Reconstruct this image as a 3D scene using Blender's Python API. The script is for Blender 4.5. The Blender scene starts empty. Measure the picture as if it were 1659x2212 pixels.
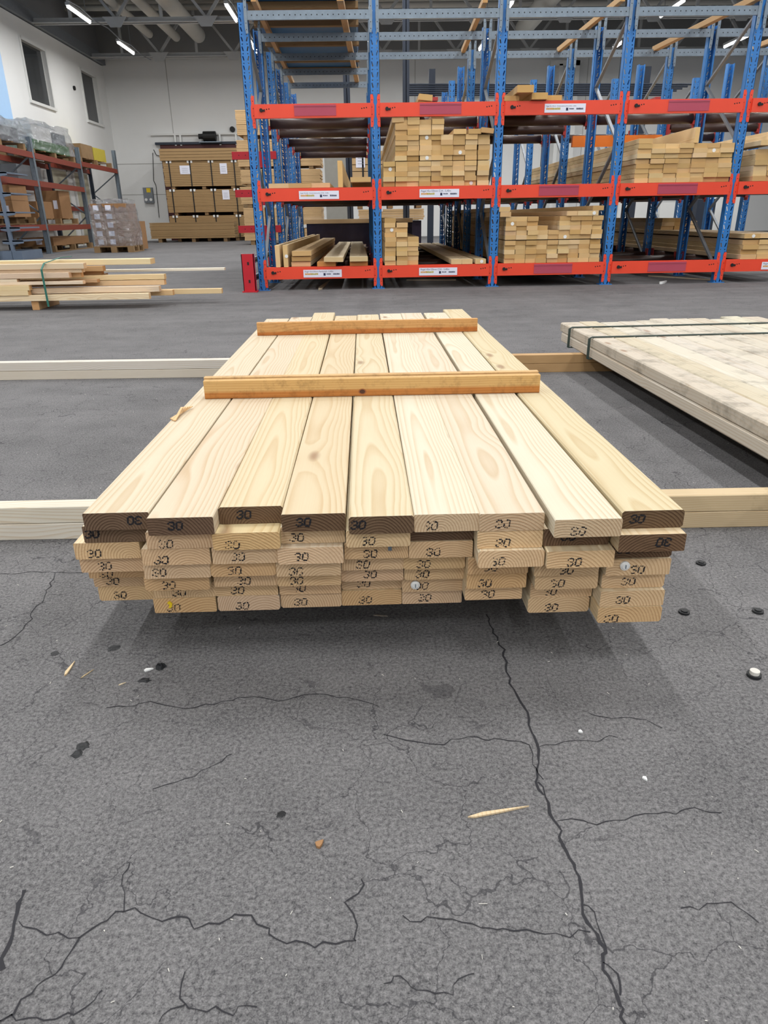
import bpy, bmesh, math, random
from mathutils import Matrix, Vector

random.seed(7)
D = bpy.data
COL = bpy.context.scene.collection
SC = bpy.context.scene

# ------------------------------------------------------------------ camera, world, exposure
CAM_H, PITCH, YAW, ROLL, FPX = 0.684, 0.4005, 0.0214, -0.0158, 1504.66
cam = D.cameras.new('camera')
cam.sensor_fit = 'VERTICAL'
cam.sensor_height = 36.0
cam.lens = FPX / 2212.0 * 36.0
cam.clip_start = 0.02
cam.clip_end = 200
cam_o = D.objects.new('camera', cam)
COL.objects.link(cam_o)
cy, sy, cp, sp, cr, sr = math.cos(YAW), math.sin(YAW), math.cos(PITCH), math.sin(PITCH), math.cos(ROLL), math.sin(ROLL)
f0, r0, u0 = Vector((sy, cy, 0)), Vector((cy, -sy, 0)), Vector((0, 0, 1))
fw = f0 * cp - u0 * sp
up = f0 * sp + u0 * cp
ri, upr = r0 * cr + up * sr, up * cr - r0 * sr
cam_o.matrix_world = Matrix(((ri.x, upr.x, -fw.x, 0), (ri.y, upr.y, -fw.y, 0), (ri.z, upr.z, -fw.z, CAM_H), (0, 0, 0, 1)))
SC.camera = cam_o

world = D.worlds.new('world')
SC.world = world
world.use_nodes = True
world.node_tree.nodes['Background'].inputs[0].default_value = (0.80, 0.88, 1.0, 1)
world.node_tree.nodes['Background'].inputs[1].default_value = 0.16
SC.view_settings.view_transform = 'Standard'
SC.view_settings.look = 'None'
SC.view_settings.gamma = 1.0
SC.view_settings.exposure = 0.0
SC.view_settings.use_curve_mapping = False
LAMP_W = 68.0          # radiant power of one ceiling tube

# ------------------------------------------------------------------ helpers
def lin(h):
    v = [c / 255 for c in h] if isinstance(h, tuple) else [int(h[i:i + 2], 16) / 255 for i in (1, 3, 5)]
    return tuple(c / 12.92 if c <= 0.04045 else ((c + 0.055) / 1.055) ** 2.4 for c in v) + (1.0,)

def tag(o, label=None, cat=None, group=None, kind=None):
    if label: o['label'] = label
    if cat: o['category'] = cat
    if group: o['group'] = group
    if kind: o['kind'] = kind
    return o

def empty(name, loc=(0, 0, 0), rz=0.0):
    o = D.objects.new(name, None)
    o.empty_display_size = 0.1
    o.location = loc
    o.rotation_euler = (0, 0, rz)
    COL.objects.link(o)
    return o

class MB:
    """collects shapes and links them as ONE mesh object"""
    def __init__(s):
        s.v, s.f, s.m = [], [], []
    def add(s, vs, fs, m=0):
        b = len(s.v)
        s.v += [tuple(p) for p in vs]
        s.f += [tuple(b + i for i in f) for f in fs]
        s.m += [m] * len(fs)
    def box(s, lo, hi, m=0):
        (x0, y0, z0), (x1, y1, z1) = lo, hi
        s.add([(x0, y0, z0), (x1, y0, z0), (x1, y1, z0), (x0, y1, z0), (x0, y0, z1), (x1, y0, z1), (x1, y1, z1), (x0, y1, z1)],
              [(0, 3, 2, 1), (4, 5, 6, 7), (0, 1, 5, 4), (1, 2, 6, 5), (2, 3, 7, 6), (3, 0, 4, 7)], m)
    def bar(s, a, b, w, h, m=0, upv=(0, 0, 1)):
        """square bar from a to b, w across, h along upv"""
        a, b = Vector(a), Vector(b)
        d = (b - a).normalized()
        u = Vector(upv)
        if abs(d.dot(u)) > 0.98: u = Vector((0, 1, 0))
        x = d.cross(u).normalized() * w / 2
        y = x.cross(d).normalized() * h / 2
        vs = [a - x - y, a + x - y, a + x + y, a - x + y, b - x - y, b + x - y, b + x + y, b - x + y]
        s.add(vs, [(0, 1, 2, 3), (7, 6, 5, 4), (0, 4, 5, 1), (1, 5, 6, 2), (2, 6, 7, 3), (3, 7, 4, 0)], m)
    def tube(s, a, b, r, n=14, m=0, r2=None, caps=True):
        a, b = Vector(a), Vector(b)
        d = (b - a).normalized()
        u = Vector((0, 0, 1)) if abs(d.z) < 0.9 else Vector((0, 1, 0))
        x = d.cross(u).normalized()
        y = x.cross(d)
        r2 = r if r2 is None else r2
        vs = [a + (x * math.cos(t) + y * math.sin(t)) * r for t in [2 * math.pi * i / n for i in range(n)]]
        vs += [b + (x * math.cos(t) + y * math.sin(t)) * r2 for t in [2 * math.pi * i / n for i in range(n)]]
        fs = [(i, (i + 1) % n, n + (i + 1) % n, n + i) for i in range(n)]
        if caps: fs += [tuple(range(n))[::-1], tuple(range(n, 2 * n))]
        s.add(vs, fs, m)
    def path(s, pts, r, n=8, m=0):
        for a, b in zip(pts[:-1], pts[1:]):
            if (Vector(a) - Vector(b)).length > 1e-6: s.tube(a, b, r, n, m)
    def prism(s, poly, y0, y1, m=0):
        """polygon in XZ pulled along Y"""
        n = len(poly)
        vs = [(x, y0, z) for x, z in poly] + [(x, y1, z) for x, z in poly]
        fs = [tuple(range(n)), tuple(range(n, 2 * n))[::-1]] + [(i, n + i, n + (i + 1) % n, (i + 1) % n) for i in range(n)]
        s.add(vs, fs, m)
    def disc(s, c, r, n=12, m=0, ax='y'):
        ps = []
        for i in range(n):
            t = 2 * math.pi * i / n
            a, b = r * math.cos(t), r * math.sin(t)
            ps.append((c[0] + a, c[1], c[2] + b) if ax == 'y' else (c[0] + a, c[1] + b, c[2]))
        s.add(ps, [tuple(range(n))], m)
    def mesh(s, name, mats, smooth=False):
        me = D.meshes.new(name)
        me.from_pydata(s.v, [], s.f)
        for mt in mats: me.materials.append(mt)
        for i, p in enumerate(me.polygons):
            p.material_index = s.m[i]
            p.use_smooth = smooth
        bm = bmesh.new()
        bm.from_mesh(me)
        bmesh.ops.recalc_face_normals(bm, faces=bm.faces)
        bm.to_mesh(me)
        bm.free()
        return me
    def build(s, name, mats, parent=None, loc=(0, 0, 0), rot=(0, 0, 0), smooth=False):
        if not isinstance(mats, (list, tuple)): mats = [mats]
        return put(name, s.mesh(name, mats, smooth), parent, loc, rot)

def put(name, me, parent=None, loc=(0, 0, 0), rot=(0, 0, 0)):
    o = D.objects.new(name, me)
    o.location = loc
    o.rotation_euler = rot
    if parent: o.parent = parent
    COL.objects.link(o)
    return o

def copy_tree(o, parent=None):
    c = o.copy()
    COL.objects.link(c)
    if parent: c.parent = parent
    for ch in list(o.children): copy_tree(ch, c)
    return c

ORD = ['', 'first', 'second', 'third', 'fourth', 'fifth', 'sixth', 'seventh', 'eighth', 'ninth', 'tenth', 'eleventh', 'twelfth', 'thirteenth', 'fourteenth', 'fifteenth']

# ------------------------------------------------------------------ materials
def newmat(name):
    m = D.materials.new(name)
    m.use_nodes = True
    return m, m.node_tree, m.node_tree.nodes['Principled BSDF']

def plain(name, col, rough=0.5, metal=0.0, var=0.12, scale=8.0, bump=0.0, coat=0.0):
    """paint / metal / plastic with a little procedural unevenness"""
    m, t, b = newmat(name)
    N, L = t.nodes, t.links
    tc = N.new('ShaderNodeTexCoord')
    nz = N.new('ShaderNodeTexNoise')
    nz.inputs['Scale'].default_value = scale
    nz.inputs['Detail'].default_value = 6
    L.new(tc.outputs['Object'], nz.inputs['Vector'])
    mx = N.new('ShaderNodeMix')
    mx.data_type = 'RGBA'
    c = lin(col)
    mx.inputs[6].default_value = tuple(v * (1 - var) for v in c[:3]) + (1,)
    mx.inputs[7].default_value = tuple(min(1, v * (1 + var)) for v in c[:3]) + (1,)
    L.new(nz.outputs['Fac'], mx.inputs[0])
    L.new(mx.outputs[2], b.inputs['Base Color'])
    b.inputs['Roughness'].default_value = rough
    b.inputs['Metallic'].default_value = metal
    if coat: b.inputs['Coat Weight'].default_value = coat
    if bump:
        bp = N.new('ShaderNodeBump')
        bp.inputs['Strength'].default_value = bump
        bp.inputs['Distance'].default_value = 0.01
        L.new(nz.outputs['Fac'], bp.inputs['Height'])
        L.new(bp.outputs['Normal'], b.inputs['Normal'])
    return m

def math_n(t, op, a, b=None, c=None):
    n = t.nodes.new('ShaderNodeMath')
    n.operation = op
    for i, v in enumerate((a, b, c)):
        if v is None: continue
        if isinstance(v, (int, float)): n.inputs[i].default_value = v
        else: t.links.new(v, n.inputs[i])
    return n.outputs[0]

def wood(name, tint=(1, 1, 1), dark=(0.72, 0.55, 0.36), ring=0.0055, strength=0.55, rough=0.62, knots=True, dirt=0.0, saw=0.0, cz=0.05, dscale=6.0, heart=False):
    """solid growth-ring texture: the same rings show as arches on the faces and as arcs on the ends.
    The tone of each single plank is the object's own colour."""
    m, t, b = newmat(name)
    N, L = t.nodes, t.links
    oi = N.new('ShaderNodeObjectInfo')
    tc = N.new('ShaderNodeTexCoord')
    rnd = oi.outputs['Random']
    sep = N.new('ShaderNodeSeparateXYZ')
    L.new(tc.outputs['Object'], sep.inputs[0])
    X, Y, Z = sep.outputs
    r2 = math_n(t, 'FRACT', math_n(t, 'MULTIPLY', rnd, 17.31))
    r3 = math_n(t, 'FRACT', math_n(t, 'MULTIPLY', rnd, 91.7))
    # slow wander of the pith along the plank
    cv = N.new('ShaderNodeCombineXYZ')
    L.new(math_n(t, 'MULTIPLY', X, 4.0), cv.inputs[0])
    L.new(math_n(t, 'ADD', math_n(t, 'MULTIPLY', Y, 1.3), math_n(t, 'MULTIPLY', rnd, 60)), cv.inputs[1])
    L.new(math_n(t, 'MULTIPLY', Z, 4.0), cv.inputs[2])
    n1 = N.new('ShaderNodeTexNoise')
    n1.inputs['Scale'].default_value = 1.0
    n1.inputs['Detail'].default_value = 2
    L.new(cv.outputs[0], n1.inputs['Vector'])
    wob = math_n(t, 'MULTIPLY', math_n(t, 'SUBTRACT', n1.outputs['Fac'], 0.5), 0.055)
    dx = math_n(t, 'ADD', X, math_n(t, 'ADD', wob, math_n(t, 'MULTIPLY', math_n(t, 'SUBTRACT', r2, 0.5), 0.08)))
    dz = math_n(t, 'ADD', Z, math_n(t, 'ADD', math_n(t, 'MULTIPLY', wob, 0.6), math_n(t, 'ADD', math_n(t, 'MULTIPLY', r3, cz), 0.012)))
    # knots
    kv = N.new('ShaderNodeCombineXYZ')
    L.new(math_n(t, 'MULTIPLY', X, 9.0), kv.inputs[0])
    L.new(math_n(t, 'ADD', math_n(t, 'MULTIPLY', Y, 3.2), math_n(t, 'MULTIPLY', rnd, 31)), kv.inputs[1])
    L.new(math_n(t, 'MULTIPLY', Z, 5.0), kv.inputs[2])
    vo = N.new('ShaderNodeTexVoronoi')
    vo.inputs['Scale'].default_value = 1.0
    L.new(kv.outputs[0], vo.inputs['Vector'])
    kd = vo.outputs['Distance']
    kpull = math_n(t, 'MULTIPLY', math_n(t, 'MAXIMUM', math_n(t, 'SUBTRACT', 0.35, kd), 0.0), 0.02)
    rad = math_n(t, 'SQRT', math_n(t, 'ADD', math_n(t, 'MULTIPLY', dx, dx), math_n(t, 'MULTIPLY', dz, dz)))
    rad = math_n(t, 'ADD', math_n(t, 'ADD', rad, math_n(t, 'MULTIPLY', Y, 0.004)), kpull)
    fr = math_n(t, 'FRACT', math_n(t, 'DIVIDE', rad, ring))
    rp = N.new('ShaderNodeValToRGB')
    e = rp.color_ramp.elements
    e[0].position, e[0].color = 0.0, (0.0, 0.0, 0.0, 1)
    e[1].position, e[1].color = 1.0, (0.0, 0.0, 0.0, 1)
    x = e.new(0.45); x.color = (0.18, 0.18, 0.18, 1)
    x = e.new(0.86); x.color = (1, 1, 1, 1)
    L.new(fr, rp.inputs[0])
    # fibres
    fv = N.new('ShaderNodeCombineXYZ')
    L.new(math_n(t, 'MULTIPLY', X, 420), fv.inputs[0])
    L.new(math_n(t, 'MULTIPLY', Y, 7), fv.inputs[1])
    L.new(math_n(t, 'MULTIPLY', Z, 420), fv.inputs[2])
    n2 = N.new('ShaderNodeTexNoise')
    n2.inputs['Scale'].default_value = 1.0
    n2.inputs['Detail'].default_value = 3
    L.new(fv.outputs[0], n2.inputs['Vector'])
    # broad tone changes
    n3 = N.new('ShaderNodeTexNoise')
    n3.inputs['Scale'].default_value = 5.0
    n3.inputs['Detail'].default_value = 4
    L.new(cv.outputs[0], n3.inputs['Vector'])
    base = N.new('ShaderNodeMix'); base.data_type = 'RGBA'; base.blend_type = 'MULTIPLY'
    base.inputs[0].default_value = 1.0
    L.new(oi.outputs['Color'], base.inputs[6])
    base.inputs[7].default_value = tuple(tint) + (1,)
    ringf = math_n(t, 'MULTIPLY', rp.outputs['Color'], math_n(t, 'MULTIPLY', math_n(t, 'ADD', n3.outputs['Fac'], 0.35), strength))
    m1 = N.new('ShaderNodeMix'); m1.data_type = 'RGBA'; m1.blend_type = 'MULTIPLY'
    L.new(ringf, m1.inputs[0]); L.new(base.outputs[2], m1.inputs[6])
    m1.inputs[7].default_value = tuple(dark) + (1,)
    m2 = N.new('ShaderNodeMix'); m2.data_type = 'RGBA'; m2.blend_type = 'MULTIPLY'
    L.new(math_n(t, 'MULTIPLY', n2.outputs['Fac'], 0.35), m2.inputs[0]); L.new(m1.outputs[2], m2.inputs[6])
    m2.inputs[7].default_value = (0.80, 0.74, 0.66, 1)
    col = m2.outputs[2]
    if dirt:
        n4 = N.new('ShaderNodeTexNoise'); n4.inputs['Scale'].default_value = dscale; n4.inputs['Detail'].default_value = 9; n4.inputs['Roughness'].default_value = 0.72
        geo = N.new('ShaderNodeNewGeometry')
        L.new(geo.outputs['Position'], n4.inputs['Vector'])
        rr = N.new('ShaderNodeValToRGB'); rr.color_ramp.elements[0].position = 0.50; rr.color_ramp.elements[1].position = 0.75
        L.new(n4.outputs['Fac'], rr.inputs[0])
        md = N.new('ShaderNodeMix'); md.data_type = 'RGBA'; md.blend_type = 'MULTIPLY'
        L.new(math_n(t, 'MULTIPLY', rr.outputs['Color'], dirt), md.inputs[0]); L.new(col, md.inputs[6])
        md.inputs[7].default_value = (0.25, 0.25, 0.24, 1)
        col = md.outputs[2]
    if heart:   # red heartwood along the lower edge
        hb = math_n(t, 'ADD', math_n(t, 'MULTIPLY', Z, 160), math_n(t, 'ADD', math_n(t, 'MULTIPLY', n1.outputs['Fac'], 3.0), math_n(t, 'MULTIPLY', Y, -0.8)))
        hf = N.new('ShaderNodeMapRange'); hf.inputs['From Min'].default_value = 0.6; hf.inputs['From Max'].default_value = -0.3
        L.new(hb, hf.inputs['Value'])
        mh = N.new('ShaderNodeMix'); mh.data_type = 'RGBA'; mh.blend_type = 'MULTIPLY'
        L.new(hf.outputs[0], mh.inputs[0]); L.new(col, mh.inputs[6]); mh.inputs[7].default_value = (0.80, 0.52, 0.34, 1)
        col = mh.outputs[2]
    if knots:
        kr = N.new('ShaderNodeValToRGB')
        kr.color_ramp.elements[0].position, kr.color_ramp.elements[0].color = 0.06, (1, 1, 1, 1)
        kr.color_ramp.elements[1].position, kr.color_ramp.elements[1].color = 0.13, (0, 0, 0, 1)
        L.new(kd, kr.inputs[0])
        sc_ = N.new('ShaderNodeSeparateColor')
        L.new(vo.outputs['Color'], sc_.inputs[0])
        on = math_n(t, 'GREATER_THAN', sc_.outputs[0], 0.45)
        mk = N.new('ShaderNodeMix'); mk.data_type = 'RGBA'
        L.new(math_n(t, 'MULTIPLY', math_n(t, 'MULTIPLY', kr.outputs['Color'], on), 0.7), mk.inputs[0]); L.new(col, mk.inputs[6])
        mk.inputs[7].default_value = (0.24, 0.13, 0.07, 1)
        col = mk.outputs[2]
    L.new(col, b.inputs['Base Color'])
    b.inputs['Roughness'].default_value = rough
    b.inputs['Specular IOR Level'].default_value = 0.25
    bp = N.new('ShaderNodeBump')
    bp.inputs['Strength'].default_value = 0.25 + saw
    bp.inputs['Distance'].default_value = 0.0012
    if saw:
        n5 = N.new('ShaderNodeTexNoise'); n5.inputs['Scale'].default_value = 240; n5.inputs['Detail'].default_value = 3
        L.new(tc.outputs['Object'], n5.inputs['Vector'])
        L.new(math_n(t, 'ADD', math_n(t, 'MULTIPLY', rp.outputs['Color'], 0.5), n5.outputs['Fac']), bp.inputs['Height'])
    else:
        L.new(n2.outputs['Fac'], bp.inputs['Height'])
    L.new(bp.outputs['Normal'], b.inputs['Normal'])
    return m

M = {}
M['wood'] = wood('planed_spruce')
M['end'] = wood('sawn_end_grain', tint=(0.98, 0.82, 0.68), dark=(0.58, 0.43, 0.31), ring=0.0042, strength=0.75, rough=0.85, knots=False, saw=0.5, cz=0.05)
M['end_wet'] = wood('damp_dark_end_grain', tint=(0.27, 0.20, 0.17), dark=(0.36, 0.27, 0.22), ring=0.0042, strength=0.95, rough=0.8, knots=False, saw=0.5, dirt=0.5)
M['wood_dirty'] = wood('trodden_spruce', dirt=0.9, strength=0.35)
M['wood_orange'] = wood('orange_aged_pine', strength=0.5, dark=(0.72, 0.50, 0.33), dirt=0.55, dscale=38.0, knots=False, heart=True)
M['end_rack'] = wood('fresh_cut_ends', tint=(1.06, 0.95, 0.77), dark=(0.70, 0.54, 0.36), ring=0.006, strength=0.6, rough=0.85, knots=False, saw=0.3)
M['ink'] = plain('black_stamp_ink', '#16161c', 0.8)
M['blue'] = plain('blue_rack_paint', '#2e76bd', 0.42, var=0.18, scale=14)
M['red'] = plain('orange_red_beam_paint', '#e84a30', 0.42, var=0.07, scale=5)
M['guard'] = plain('signal_red_paint', '#c01c2c', 0.45)
M['darkred'] = plain('dull_red_beam_paint', '#a9302c', 0.5)
M['orange'] = plain('orange_beam_paint', '#d9731c', 0.5)
M['galv'] = plain('galvanised_steel', '#7d8a96', 0.45, 0.6, var=0.25, scale=22)
M['steel'] = plain('grey_steel', '#7f858c', 0.5, 0.3)
M['darksteel'] = plain('dark_blue_steel', '#27303f', 0.55, 0.1)
M['brown'] = plain('dark_brown_lacquered_tube', '#3a2620', 0.42, 0.1, var=0.3, scale=6)
M['black'] = plain('black_plastic', '#0d0d0f', 0.6)
M['holder'] = plain('clear_label_strip_over_red', '#b24a5e', 0.25, var=0.05, coat=0.6)
M['paper'] = plain('white_label_paper', '#e4e6f4', 0.6, var=0.03)
M['text'] = plain('dark_label_print', '#2a2c4a', 0.7)
M['logo'] = plain('amber_label_print', '#d79a3c', 0.7)
M['logo2'] = plain('olive_label_print', '#b3a43a', 0.7)
M['white'] = plain('white_plastic', '#e9ebea', 0.35)
M['strap'] = plain('green_plastic_strap', '#2f6f63', 0.35)
M['strap_dark'] = plain('dark_green_wire', '#3b4a46', 0.45)
M['wall'] = plain('painted_concrete', '#e6e7e6', 0.85, var=0.05, scale=1.2)
M['wall_up'] = plain('dark_grey_upper_wall', '#8f9090', 0.9, var=0.1, scale=0.7)
M['ceil'] = plain('dark_roof_sheeting', '#85878a', 0.9, var=0.15, scale=1.0)
M['frame'] = plain('white_window_frame', '#dedfdd', 0.5, var=0.03)
M['glass'] = plain('dark_window_glass', '#34373a', 0.06, var=0.05)
M['mdf'] = plain('brown_fibreboard', '#a3855c', 0.75, var=0.10, scale=2.0)
M['osb'] = plain('raw_pale_board', '#c4a377', 0.8, var=0.15, scale=3.0)
M['card'] = plain('brown_cardboard', '#97714c', 0.8, var=0.12)
M['pallet'] = plain('weathered_pallet_wood', '#8a6f4e', 0.85, var=0.25, scale=6)
M['duct'] = plain('pale_pipe_lagging', '#cfcdc6', 0.7, var=0.08, scale=2)
M['truss'] = plain('light_grey_steel_paint', '#b9bbbc', 0.6, var=0.08)
M['bluewrap'] = plain('blue_tarpaulin', '#1c5d94', 0.45, var=0.2, scale=3)
M['yellow'] = plain('yellow_plastic', '#e8c81c', 0.5)
M['maroon'] = plain('dark_red_door_paint', '#4a1a1c', 0.55)
M['grey_shelf'] = plain('blue_grey_shelf_steel', '#6d7c90', 0.45, 0.2)
M['skyblue'] = plain('window_daylight_blue', '#a9cdf2', 0.5, var=0.05)  # bright window daylight put into the sheet colour
M['dark_load'] = plain('plum_plastic_wrap', '#2b2430', 0.22, var=0.4, scale=9, bump=0.4)
M['green_load'] = plain('green_printed_sacks', '#3f7a3c', 0.5, var=0.3)
M['tar'] = plain('black_tar', '#1b1d20', 0.6, bump=0.6, scale=60)

def foil(name, col):
    m, t, b = newmat(name)
    N, L = t.nodes, t.links
    tc = N.new('ShaderNodeTexCoord')
    nz = N.new('ShaderNodeTexNoise'); nz.inputs['Scale'].default_value = 5; nz.inputs['Detail'].default_value = 6; nz.inputs['Distortion'].default_value = 1.5
    L.new(tc.outputs['Object'], nz.inputs['Vector'])
    bp = N.new('ShaderNodeBump'); bp.inputs['Strength'].default_value = 1.0; bp.inputs['Distance'].default_value = 0.22
    L.new(nz.outputs['Fac'], bp.inputs['Height']); L.new(bp.outputs['Normal'], b.inputs['Normal'])
    b.inputs['Base Color'].default_value = lin(col)
    b.inputs['Roughness'].default_value = 0.12
    b.inputs['Alpha'].default_value = 0.45
    b.inputs['Metallic'].default_value = 0.55
    b.inputs['Specular IOR Level'].default_value = 1.0
    return m
M['foil'] = foil('crinkled_stretch_wrap', '#c4cad0')

def emissive(name, col, st):
    m, t, b = newmat(name)
    b.inputs['Base Color'].default_value = (1, 1, 1, 1)
    b.inputs['Emission Color'].default_value = col
    b.inputs['Emission Strength'].default_value = st
    return m
M['tube'] = emissive('lit_fluorescent_tube', (1.0, 0.99, 0.96, 1), 9.0)

def asphalt():
    m, t, b = newmat('worn_asphalt')
    N, L = t.nodes, t.links
    g = N.new('ShaderNodeNewGeometry')
    P = g.outputs['Position']
    def noise(sc, det=4, rough=0.55, dist=0.0):
        n = N.new('ShaderNodeTexNoise')
        n.inputs['Scale'].default_value = sc; n.inputs['Detail'].default_value = det
        n.inputs['Roughness'].default_value = rough; n.inputs['Distortion'].default_value = dist
        L.new(P, n.inputs['Vector'])
        return n
    big, mid, fine, grit = noise(0.7, 5), noise(5, 6, 0.65), noise(190, 3, 0.7), noise(520, 2, 0.8)
    mp = N.new('ShaderNodeMapping'); mp.inputs['Scale'].default_value = (0.5, 3.2, 1)
    L.new(P, mp.inputs['Vector'])
    wipe = N.new('ShaderNodeTexNoise'); wipe.inputs['Scale'].default_value = 1.6; wipe.inputs['Detail'].default_value = 5
    L.new(mp.outputs[0], wipe.inputs['Vector'])
    v = math_n(t, 'ADD', math_n(t, 'MULTIPLY', big.outputs['Fac'], 0.35), math_n(t, 'MULTIPLY', mid.outputs['Fac'], 0.40))
    v = math_n(t, 'ADD', v, math_n(t, 'MULTIPLY', wipe.outputs['Fac'], 0.30))
    v = math_n(t, 'ADD', v, math_n(t, 'MULTIPLY', math_n(t, 'SUBTRACT', fine.outputs['Fac'], 0.5), 1.5))
    v = math_n(t, 'ADD', v, math_n(t, 'MULTIPLY', math_n(t, 'SUBTRACT', grit.outputs['Fac'], 0.5), 1.0))
    rp = N.new('ShaderNodeValToRGB')
    rp.color_ramp.elements[0].position, rp.color_ramp.elements[0].color = 0.1, lin((62, 62, 64))
    rp.color_ramp.elements[1].position, rp.color_ramp.elements[1].color = 0.95, lin((138, 137, 138))
    L.new(v, rp.inputs[0])
    # hairline crazing
    wn = N.new('ShaderNodeTexNoise'); wn.inputs['Scale'].default_value = 16; wn.inputs['Detail'].default_value = 5
    L.new(P, wn.inputs['Vector'])
    vm = N.new('ShaderNodeVectorMath'); vm.operation = 'MULTIPLY_ADD'
    L.new(wn.outputs['Color'], vm.inputs[0]); vm.inputs[1].default_value = (0.10, 0.10, 0.0); L.new(P, vm.inputs[2])
    cracks = None
    for sc, wd in ((8.0, 0.0055), (23.0, 0.0105)):
        vo = N.new('ShaderNodeTexVoronoi'); vo.feature = 'DISTANCE_TO_EDGE'; vo.inputs['Scale'].default_value = sc
        L.new(vm.outputs[0], vo.inputs['Vector'])
        c = math_n(t, 'LESS_THAN', vo.outputs['Distance'], wd)
        mk = noise(2.2 if sc < 10 else 3.1, 3)
        gate = math_n(t, 'GREATER_THAN', mk.outputs['Fac'], 0.50 if sc < 10 else 0.44)
        c = math_n(t, 'MULTIPLY', c, gate)
        c = math_n(t, 'MULTIPLY', c, 0.6 if sc < 10 else 0.38)
        cracks = c if cracks is None else math_n(t, 'MAXIMUM', cracks, c)
    mx = N.new('ShaderNodeMix'); mx.data_type = 'RGBA'
    L.new(cracks, mx.inputs[0]); L.new(rp.outputs['Color'], mx.inputs[6]); mx.inputs[7].default_value = lin('#2b2b30')
    L.new(mx.outputs[2], b.inputs['Base Color'])
    b.inputs['Roughness'].default_value = 0.8
    b.inputs['Specular IOR Level'].default_value = 0.15
    bp = N.new('ShaderNodeBump'); bp.inputs['Strength'].default_value = 0.5; bp.inputs['Distance'].default_value = 0.002
    L.new(math_n(t, 'SUBTRACT', math_n(t, 'ADD', fine.outputs['Fac'], grit.outputs['Fac']), cracks), bp.inputs['Height'])
    L.new(bp.outputs['Normal'], b.inputs['Normal'])
    return m
M['asphalt'] = asphalt()
M['crack'] = plain('dark_crack_infill', '#26262b', 0.9)  # dark in-fill of the long floor cracks

# ------------------------------------------------------------------ setting
XL, YB, WT = -8.75, 28.0, 5.55
mb = MB(); mb.box((XL - 0.3, -14, -0.2), (22, YB + 0.3, 0))
floor = tag(mb.build('floor', M['asphalt']), kind='structure')
mb = MB(); mb.box((XL - 0.3, YB, 0), (22, YB + 0.25, 5.9))
# casting joints of the concrete panels
tag(mb.build('wall_back', M['wall']), kind='structure')
mb = MB(); mb.box((XL - 0.3, YB, 5.9), (22, YB + 0.25, 7.8))
tag(mb.build('wall_back_upper', M['wall_up']), kind='structure')
j = MB()
for z in (1.55, 2.55): j.box((XL + 0.02, YB - 0.006, z), (-6.6, YB, z + 0.02))
j.box((-6.62, YB - 0.006, 1.0), (-6.60, YB, 5.9)); j.box((1.9, YB - 0.006, 0), (1.92, YB, 5.9)); j.box((7.9, YB - 0.006, 0), (7.92, YB, 5.9))
tag(j.build('trim_1', plain('panel_joint', '#a9a9a5', 0.9)), kind='structure')

WIN = [(21.55, 23.08, 3.68, 5.08), (25.70, 27.08, 3.69, 5.08)]
mb = MB()
ys = [-14, WIN[0][0], WIN[0][1], WIN[1][0], WIN[1][1], YB]
for i in range(5):
    if i in (1, 3):
        w = WIN[i // 2]
        mb.box((XL - 0.25, ys[i], 0), (XL, ys[i + 1], w[2])); mb.box((XL - 0.25, ys[i], w[3]), (XL, ys[i + 1], WT))
    else: mb.box((XL - 0.25, ys[i], 0), (XL, ys[i + 1], WT))
tag(mb.build('wall_left', M['wall']), kind='structure')
mb = MB(); mb.box((XL - 0.3, -14, WT), (XL - 0.05, YB, 7.8))
tag(mb.build('wall_left_upper', M['ceil']), kind='structure')
mb = MB(); mb.box((XL - 0.2, 0, WT + 0.02), (XL + 0.12, YB, WT + 0.3))
tag(mb.build('trim_2', M['steel']), kind='structure')
mb = MB(); mb.box((XL - 0.3, -14, 7.8), (22, YB + 0.3, 7.95))
for y in range(-13, 28): mb.box((XL, y, 7.72), (22, y + 0.25, 7.8))
tag(mb.build('ceiling', M['ceil']), kind='structure')
for n, (y0, y1, z0, z1) in enumerate(WIN, 1):
    e = tag(empty('window_%d' % n, (XL, (y0 + y1) / 2, z0)), kind='structure')
    a, b_ = y0 - (y0 + y1) / 2, y1 - (y0 + y1) / 2
    h = z1 - z0
    fr = MB()
    for lo, hi in (((-0.11, a - 0.06, -0.06), (0.03, a + 0.02, h + 0.06)), ((-0.11, b_ - 0.02, -0.06), (0.03, b_ + 0.06, h + 0.06)),
                   ((-0.11, a, h - 0.02), (0.03, b_, h + 0.06)), ((-0.11, b_ - 0.06, 0), (-0.08, b_ - 0.02, h))): fr.box(lo, hi)
    fr.build('window_frame', M['frame'], e)
    sl = MB(); sl.box((-0.11, a - 0.08, -0.07), (0.06, b_ + 0.08, 0.0)); sl.build('window_sill', M['frame'], e)
    pn = MB(); pn.box((-0.10, a, 0), (-0.09, b_, h)); pn.build('pane', M['glass'], e)

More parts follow.
